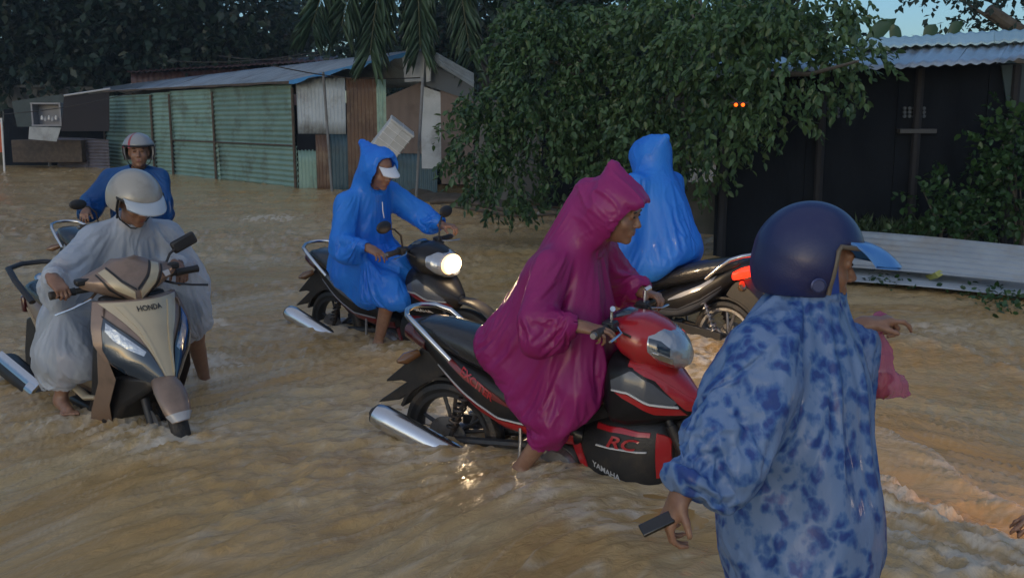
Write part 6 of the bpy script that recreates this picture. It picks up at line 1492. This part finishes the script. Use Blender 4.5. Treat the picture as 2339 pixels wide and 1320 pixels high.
# --- rider in blue seen from behind
pt, ve = local(POSE['bak'])
J = dict(pel=(-.10, 0, .84), che=(.0, 0, 1.12), nk=(.06, 0, 1.34), hd=(.08, -.03, 1.52), f=(.95, 0, -.25), u=(.2, 0, .97),
         sR=(.02, -.225, 1.33), sL=(.04, .21, 1.33), eR=(.14, -.36, 1.08), eL=(.14, .36, 1.08), wR=(.26, -.31, 1.0), wL=(.26, .31, 1.0),
         kR=(.30, -.2, .68), kL=(.30, .2, .68), aR=(.05, -.25, .3), aL=(.05, .25, .3), tR=(1, -.2, 0), tL=(1, .2, 0), hand={})
rider, off = person(pt((.05, .25, 0)), 'rider in a bright blue poncho seen from behind, beyond the magenta rider')
Jw = to_world(J, POSE['bak']); body, g = build_body(rider, off, Jw, vox=.008, hands=False, details=False)
def ex(sd):
    sd.cap(pt((-.12, 0, .98)), pt((.0, 0, 1.22)), .25, .21, k=.1); sd.cap(pt((-.06, 0, .95)), pt((.22, 0, .90)), .25, .22, k=.1); sd.cap(pt((.18, 0, 1.08)), pt((.34, 0, .70)), .22, .20, k=.1); sd.cap(pt((.34, 0, .70)), pt((.30, .02, .5)), .19, .15, k=.1)
    for s in (-1, 1):
        sd.path([pt((.05, s * .2, 1.2)), pt((.1, s * .30, 1.0)), pt((.12, s * .30, .72)), pt((.16, s * .28, .5))], [.12, .14, .13, .09], k=.1, flat=(ve((0, 1, 0)), .7))
        sd.path([pt((.2, s * .2, .95)), pt((.36, s * .2, .72)), pt((.36, s * .22, .52))], [.15, .13, .08], k=.1)
    sd.half(pt((0, 0, .45)), ve((.15, 0, -1)))
l, f, u = frame(Jw['f'], Jw['u']); hd = np.array(Jw['hd']); J2hd = Jw['hd']
dn = ve((0, 0, -1))
fl = [(pt((-.1, 0, .9)), pt((0, 0, 1.25)), ve((.4, .3, -1)), .10, .014), (pt((.1, .3, 1.1)), pt((.16, .28, .5)), ve((.5, 0, -1)), .09, .016), (pt((.1, -.3, 1.1)), pt((.16, -.28, .5)), ve((.3, 0, -1)), .09, .016), (pt((.1, 0, 1.4)), pt((.1, 0, 1.6)), ve((0, .4, 1)), .07, .006)]
build_coat(rider, off, g, M_blue, R_=(.19, .19), sleeve=(.10, .10, .06), extra=ex, fields=fl, vox=.013, peak=[(hd + u * .05 - f * .04, pt((-.075, 0, 1.685)), .11, .035), (hd + u * .05 + f * .05, hd + u * .06 - f * .06, .115, .11), (hd - u * .05, pt((.02, 0, 1.34)), .145, .15)], hoodr=(.145, .15, .15), seed=21, name='poncho', billow=.010,
           cloth=dict(hem=(pt((0, 0, .45)), ve((.15, 0, -1))), pins=[(np.array(J2hd), .24, .33)], solid=[(pt((-.8, 0, .78)), pt((-.3, 0, .70)), .09), (pt((-.3, 0, .68)), pt((0, 0, .62)), .09), (pt((-.1, 0, .95)), pt((.0, 0, 1.2)), .20), (pt((-.05, 0, .9)), pt((.25, 0, .8)), .2), (pt((.15, 0, 1.05)), pt((.32, 0, .65)), .17)]))

# --- person in dark blue at the back left
J = dict(hd=P(317, 347, 8.45), f=(.30, -.95, -.06), u=(0, 0, 1), nk=P(315, 398, 8.5), che=P(308, 450, 8.5), pel=P(300, 570, 8.5),
         sR=P(252, 405, 8.5), sL=P(365, 405, 8.55), eR=P(200, 458, 8.32), eL=P(378, 458, 8.42), wR=P(197, 482, 8.07), wL=P(322, 492, 8.15),
         kR=P(280, 690, 8.3), kL=P(330, 690, 8.4), aR=(-3.25, 8.4, .08), aL=(-3.0, 8.5, .08), tR=(.3, -1, 0), tL=(.3, -1, 0),
         hand=dict(R=dict(d=(.15, -.9, -.3), n=(.0, -.3, .95), th=(1, 0, 0), curl=(40, 50, 40), thumb=(.5, .7, -.5)), L=dict(d=(.0, -.95, -.2), n=(0, -.2, .97), th=(-1, 0, 0), curl=(40, 50, 40), thumb=(.5, .7, -.5))))
rider, off = person((-3.12, 8.45, 0), 'person in a dark blue raincoat and red-striped white helmet, at the back on the left')
body, g = build_body(rider, off, J, vox=.007)
def ex(sd):
    for s, e, w in (('sR', 'eR', 'wR'), ('sL', 'eL', 'wL')): sd.cap(g[e], (g[e] + g[w]) / 2, .10, .085, k=.05)
    sd.cap(g['sR'] + (0, 0, -.03), g['sL'] + (0, 0, -.03), .11, k=.06); sd.cap(g['pel'], g['pel'] - np.array((0, 0, .25)), .2, .22, k=.06)
build_coat(rider, off, g, M_dblue, hood=False, R_=(.19, .19), sleeve=(.095, .09, .055), extra=ex, vox=.013, seed=31, amp=1.0, cloth=dict(hem=(g['pel'] - np.array((0, 0, .45)), (0, 0, -1))))
helmet(rider, off, g['hd'], g['f'], g['u'], mat('white_helmet', (.27, .28, .29), .3, coat=.5, dirt=(.25, .24, .22), dirt_scale=8), trim=M_strap, brow=.04, stripe=mat('red_stripe', (.34, .05, .06), .35))

# --- rider in the clear raincoat
pt, ve = local(POSE['sco'])
J = dict(pel=(-.27, .14, .87), che=(-.12, .17, 1.08), nk=(.0, .19, 1.25), hd=(.105, .165, 1.385), f=(.86, .02, -.46), u=(.4, 0, .9),
         sR=(-.05, -.01, 1.19), sL=(-.01, .385, 1.18), eR=(-.02, -.24, 1.03), eL=(.02, .50, .98), wR=(.175, -.325, 1.03), wL=(.18, .335, 1.02),
         kR=(.08, -.22, .68), kL=(.04, .46, .72), aR=(.0, -.28, .38), aL=(-.10, .60, .27), tR=(1, -.1, 0), tL=(1, .1, 0),
         hand=dict(R=dict(d=(.80, .12, -.50), n=(.6, -.05, .75), th=(0, 1, 0), curl=(45, 62, 45), thumb=(.4, .6, -.7)),
                   L=dict(d=(.80, -.1, -.45), n=(.6, .05, .75), th=(0, -1, 0), curl=(45, 62, 45), thumb=(.4, .6, -.7))))
rider, off = person(pt((-.1, .5, 0)), 'rider in a clear plastic raincoat and cream helmet on the gold scooter')
Jw = to_world(J, POSE['sco']); body, g = build_body(rider, off, Jw, vox=.006)
# shirt and shorts seen through the plastic
sd = SDF(); fb = nrm(np.cross(g['sR'] - g['sL'], g['nk'] - g['pel']))
sd.cap(g['pel'], g['che'], .15, .165, k=.05, flat=(fb, .8)); sd.cap(g['che'], g['nk'] - nrm(g['nk'] - g['che']) * .05, .165, .095, k=.05, flat=(fb, .78)); sd.cap(g['sR'], g['sL'], .066, k=.05)
for s in 'RL': sd.cap(g['s' + s], g['s' + s] + (g['e' + s] - g['s' + s]) * .6, .062, .058, k=.03)
sdf_obj(sd, 'shirt', mat('blue_grey_shirt', (.12, .16, .24), .85, col2=(.22, .27, .36), nscale=12), rider, .009, 1).location = -Vector(off)
sd = SDF()
for s in 'RL':
    hip = g['pel'] + (g['s' + s] - (g['sR'] + g['sL']) / 2) * .5; sd.cap(hip, g['k' + s], .105, .075, k=.04)
sdf_obj(sd, 'shorts', M_cloth_d, rider, .009, 1).location = -Vector(off)
def ex(sd):
    sd.cap(pt((-.27, .12, .92)), pt((-.1, .17, 1.0)), .2, .19, k=.08)
    sd.path([pt((-.25, -.02, .86)), pt((-.02, -.21, .74)), pt((-.04, -.27, .60))], [.17, .15, .11], k=.08)
    sd.path([pt((-.24, -.10, .82)), pt((-.28, -.20, .66)), pt((-.28, -.24, .52))], [.17, .14, .09], k=.08, flat=(ve((0, 1, 0)), .8))
    sd.path([pt((-.24, .24, .86)), pt((.0, .42, .80)), pt((-.02, .46, .68))], [.16, .14, .11], k=.08)
    sd.path([pt((.03, .42, 1.0)), pt((.03, .47, .86)), pt((.0, .48, .72))], [.11, .12, .09], k=.08, flat=(ve((0, 1, 0)), .8))
    sd.half(pt((0, 0, .50)), ve((-.1, 0, -1)))
    sd.ell(pt((.04, -.27, 1.03)), (.085, .075, .075), k=.05); sd.ell(pt((.06, .46, 1.0)), (.085, .07, .085), k=.05)
build_coat(rider, off, g, M_clear, hood=False, R_=(.19, .19), sleeve=(.095, .09, .055), extra=ex, vox=.012, seed=41, amp=1.2, name='clear_raincoat',
           cloth=dict(hem=(pt((0, 0, .50)), ve((-.1, 0, -1))), grow=.10, bend=.12, solid=[(pt((-.8, 0, .78)), pt((-.1, 0, .72)), .1)]))
M_cream = mat('cream_helmet', (.36, .34, .30), .3, coat=.5, dirt=(.22, .2, .17), dirt_scale=6)
helmet(rider, off, g['hd'], g['f'], g['u'], M_cream, peak_m=mat('pale_peak', (.42, .47, .52), .3, coat=.3), trim=M_strap, brow=.04, r=(.138, .158, .148), low=-.06, front=.06, peak_len=.085)
# dark print on the chest of the coat
M_print = mat('faded_navy_print', (.05, .08, .2), .5, alpha=.55)

# --- walker in the foreground
J = dict(hd=P(1858, 598, 2.62), f=(.98, -.06, -.15), u=(.08, 0, 1), nk=P(1835, 715, 2.62), che=P(1815, 850, 2.6), pel=P(1815, 1120, 2.6),
         sR=P(1728, 800, 2.46), sL=P(1850, 790, 2.80), eR=P(1640, 985, 2.34), eL=P(1915, 900, 2.98), wR=P(1556, 1128, 2.30), wL=P(1972, 742, 3.0),
         kR=P(1740, 1500, 2.5), kL=P(1900, 1480, 2.75), aR=(.55, 2.35, .08), aL=(.95, 2.75, .08), tR=(1, .2, 0), tL=(1, .2, 0),
         hand=dict(R=dict(d=(-.42, -.05, -.9), n=(-.85, -.2, .42), th=(.1, -1, 0), curl=((38, 40, 30), (44, 42, 30), (48, 46, 34), (52, 50, 36)), thumb=(.55, .7, -.5), spread=.1),
                   L=dict(d=(.88, .1, .18), n=(-.15, -.1, .98), th=(0, -1, .1), curl=((14, 35, 25), (60, 70, 50), (70, 75, 50), (75, 75, 50)), thumb=(.4, .8, -.4))))
walker, off = person((.75, 2.6, 0), 'person walking in a blue floral raincoat and navy helmet in the right foreground')
body, g = build_body(walker, off, J, vox=.0052)
sd = SDF()
for s in 'RL': sd.path([g['pel'] - np.array((0, 0, .02)) + (g['s' + s] - (g['sR'] + g['sL']) / 2) * .5, g['k' + s], g['a' + s] + np.array((0, 0, .1))], [.09, .08, .075], k=.04)
sdf_obj(sd, 'trousers', mat('grey_trousers', (.16, .17, .20), .8, col2=(.10, .11, .15), nscale=8, bump=.4, bscale=25), walker, .01, 1).location = -Vector(off)
def ex(sd):
    sd.cap(P(1825, 880, 2.62), P(1825, 1180, 2.62), .19, .195, k=.08, flat=((0, 1, 0), .8)); sd.cap(P(1715, 900, 2.56), P(1725, 1190, 2.56), .10, .11, k=.1)
    sd.path([P(1735, 800, 2.46), P(1650, 960, 2.36), P(1590, 1060, 2.32)], [.105, .10, .082], k=.05)
    sd.cap(P(1790, 740, 2.55), P(1870, 745, 2.75), .10, .09, k=.06); sd.cap(P(1940, 860, 2.9), P(1950, 790, 2.98), .075, .06, k=.05)
    sd.cap(P(1835, 740, 2.62), P(1850, 690, 2.63), .11, .09, k=.04)
    sd.cap(P(1715, 1190, 2.55), P(1705, 1340, 2.55), .12, .13, k=.08); sd.cap(P(1845, 1190, 2.62), P(1845, 1340, 2.62), .165, .165, k=.08); sd.half(P(1800, 1400, 2.6), (.0, .0, -1))
fl = [(P(1815, 800, 2.6), P(1815, 1200, 2.6), (.12, 0, -1), .075, .015), (P(1700, 800, 2.5), P(1700, 1200, 2.5), (-.25, 0, -1), .07, .014), (P(1728, 800, 2.46), P(1640, 985, 2.34), (-.75, 0, -.6), .06, .010),
      (P(1640, 985, 2.34), P(1556, 1128, 2.3), (-.2, .3, 1), .05, .013), (P(1915, 900, 2.9), P(1972, 742, 2.9), (1, 0, .4), .05, .010)]
build_coat(walker, off, g, M_floral, hood=False, R_=(.175, .18), sleeve=(.10, .095, .06), extra=ex, fields=fl, vox=.0125, seed=51, name='floral_raincoat', skirt=0, billow=.010, cloth=dict(hem=(P(1800, 1400, 2.6), (0, 0, -1)), grow=.12, bend=.12, solid=[(P(1825, 900, 2.62), P(1825, 1200, 2.62), .18), (P(1730, 960, 2.56), P(1735, 1220, 2.56), .10)]))
M_navy = mat('navy_helmet', (.012, .018, .085), .42, coat=.15, bump=.12, bscale=250, dirt=(.03, .035, .1), dirt_scale=9)
M_bpeak = mat('blue_peak', (.04, .16, .48), .35, col2=(.09, .26, .58), nscale=9, coat=.2)
hel = helmet(walker, off, g['hd'], g['f'], g['u'], M_navy, peak_m=M_bpeak, trim=mat('brown_edging', (.12, .10, .075), .5), r=(.127, .140, .142), low=-.105, brow=.045, front=.04, peak_len=.115, peak_drop=.42)
l, f, u = frame(g['f'], g['u'])
c = g['hd'] - l * .131 - u * .045 - f * .01 - off; m_ = MB(); mr = np.array([f, l, u]).T
m_.lathe([(-.006, .020), (-.008, .016), (-.005, .014)], (0, 0, 0), 1, 24); m_.V = [tuple(c + mr @ np.array(q)) for q in m_.V]; m_.obj('side_badge', mat('badge_metal', (.05, .06, .14), .3, metal=.5), hel)
# blue inner hood between helmet and chin
sd = SDF(); sd.cap(g['hd'] - u * .02 - f * .01, g['nk'] + f * .03, .092, .085, k=.04); sd.ell(g['hd'] + f * .11 - u * .02, (.07, .1, .12), [l, f, u], .01, 's'); sd.half(g['hd'] + u * .05, u)
sdf_obj(sd, 'inner_hood', mat('blue_hood_lining', (.012, .05, .30), .35, coat=.2), walker, .007, 1).location = -Vector(off)
# phone in the right hand
hd_ = P(1500, 1196, 2.27); g_ = MB(); g_.box((0, 0, 0), (.042, .018, .0055)); ph = g_.obj('phone', mat('black_glass', (.01, .01, .012), .15, coat=.5), bevel=.003, label='small black phone held in the lowered hand of the person in blue floral', cat='phone')
ph.location = hd_; ph.rotation_euler = (R(25), R(-24), R(8))
# pink bag in the raised hand
top = P(2008, 752, 3.03); bag = SDF(); bt = P(2018, 905, 3.03)
bag.path([top - np.array((0, 0, .02)), top + (bt - top) * .35, top + (bt - top) * .8], [.014, .032, .052], k=.03); bag.cap(bt + np.array((-.05, 0, .04)), bt + np.array((.045, 0, .035)), .036, .036, k=.03)
bag.cap(bt + np.array((.05, 0, .02)), bt + np.array((.075, 0, .005)), .02, .012, k=.02); bag.cap(top, top + np.array((.0, 0, .03)), .02, .028, k=.01)
V, F = bag.mesh(.0045, 1); V = V + vnormals(V, F) * (fold_disp([(top, bt, bt - top, .028, .0045)], 5, .004, .08)(V))[:, None]
M_bag = coatmat('pink_plastic', (.62, .10, .32), (.70, .16, .38), rough=.25, alpha=.5, tl=.5, bump=.5)
b_ = empty('carrier_bag', tuple(bt), (0, 0, 0), 'pink plastic bag of food hanging from the raised hand of the walker', 'bag')
link('bag_film', mk_mesh('bag_film', V - bt, F, True), M_bag, b_)
con = SDF()
for k in range(7): con.ell(bt + np.array((random.uniform(-.05, .04), random.uniform(-.015, .015), random.uniform(.012, .06))), (.026, .02, .02), k=.01)
V, F = con.mesh(.005, 1); link('food', mk_mesh('food', V - bt, F, True), mat('orange_food', (.50, .17, .04), .5, col2=(.22, .06, .02), nscale=20), b_)

# --- someone just beyond the right edge: only a hand reaches into the picture
J = dict(hd=(2.02, 2.75, 1.48), f=(-.9, -.3, -.2), u=(0, 0, 1), nk=(2.05, 2.75, 1.32), che=(2.05, 2.75, 1.15), pel=(2.05, 2.75, .85), sR=(2.02, 2.93, 1.28), sL=(2.02, 2.57, 1.28), eR=(1.9, 3.0, 1.0), eL=(1.85, 2.50, 1.02),
         wR=(1.75, 3.0, .85), wL=tuple(P(2450, 1180, 2.48)), kR=(2.0, 2.9, .48), kL=(2.0, 2.6, .48), aR=(2.05, 2.9, .08), aL=(2.05, 2.6, .08), tR=(-1, 0, 0), tL=(-1, 0, 0), hand=dict(L=dict(d=(-1, 0, -.12), n=(0, -.2, 1), th=(0, 1, 0), curl=(15, 20, 15), thumb=(.4, .8, -.2))))
ped, off = person((2.05, 2.75, 0), 'person beyond the right edge, only the fingertips reaching into the picture')
body, g = build_body(ped, off, J, vox=.008, hair=True)
build_coat(ped, off, g, M_dblue, R_=(.18, .18), vox=.015, seed=61, amp=1)
# --- the motorbike with a lit headlamp just beyond the right edge, a copy of the black one
def copy_tree(o, parent=None):
    c = o.copy(); COL.objects.link(c); c.parent = parent
    for ch in list(o.children): copy_tree(ch, c)
    return c
nb = copy_tree(bike_mid); nb.location = (3.15, 2.55, 0); nb.rotation_euler = (0, 0, R(196)); 
for c in nb.children:
    if c.type == 'LIGHT':
        c.data = c.data.copy(); c.data.energy = 62 if c.data.type == 'SPOT' else 0.3
        if c.data.type == 'SPOT':
            c.data.spot_size = R(80); c.data.spot_blend = 1.0; c.data.color = (1, .52, .22); v = np.array(W(2230, 1270, WL)) - np.array(nb.matrix_basis @ c.location)
            c.rotation_euler = ((nb.rotation_euler.to_matrix().inverted() @ Vector(tuple(v))).to_track_quat('-Z', 'Y')).to_euler()
nb['label'] = 'black motorbike with lit headlamp just outside the right edge of the picture'
settle(17)
for o in (bike_red, bike_mid, bike_bak, bike_lef, nb): o['group'] = 'motorbikes standing in the flood'
for o in SC.objects:
    if o.parent is None and o.get('category') == 'person': o['group'] = 'people in the flood'

# ---------------------------------------------------------------- thin rainy air
hz = bpy.data.materials.new('rain_haze'); hz.use_nodes = True; nt = hz.node_tree
for n in list(nt.nodes):
    if n.type == 'BSDF_PRINCIPLED': nt.nodes.remove(n)
pv = nt.nodes.new('ShaderNodeVolumePrincipled'); pv.inputs['Color'].default_value = (.70, .85, 1, 1); pv.inputs['Density'].default_value = HAZE
nt.links.new(pv.outputs['Volume'], [n for n in nt.nodes if n.type == 'OUTPUT_MATERIAL'][0].inputs['Volume'])
g = MB(); g.box((0, 36, 8.2), (75, 50, 9.4)); g.obj('haze', hz, smooth=False, kind='stuff')
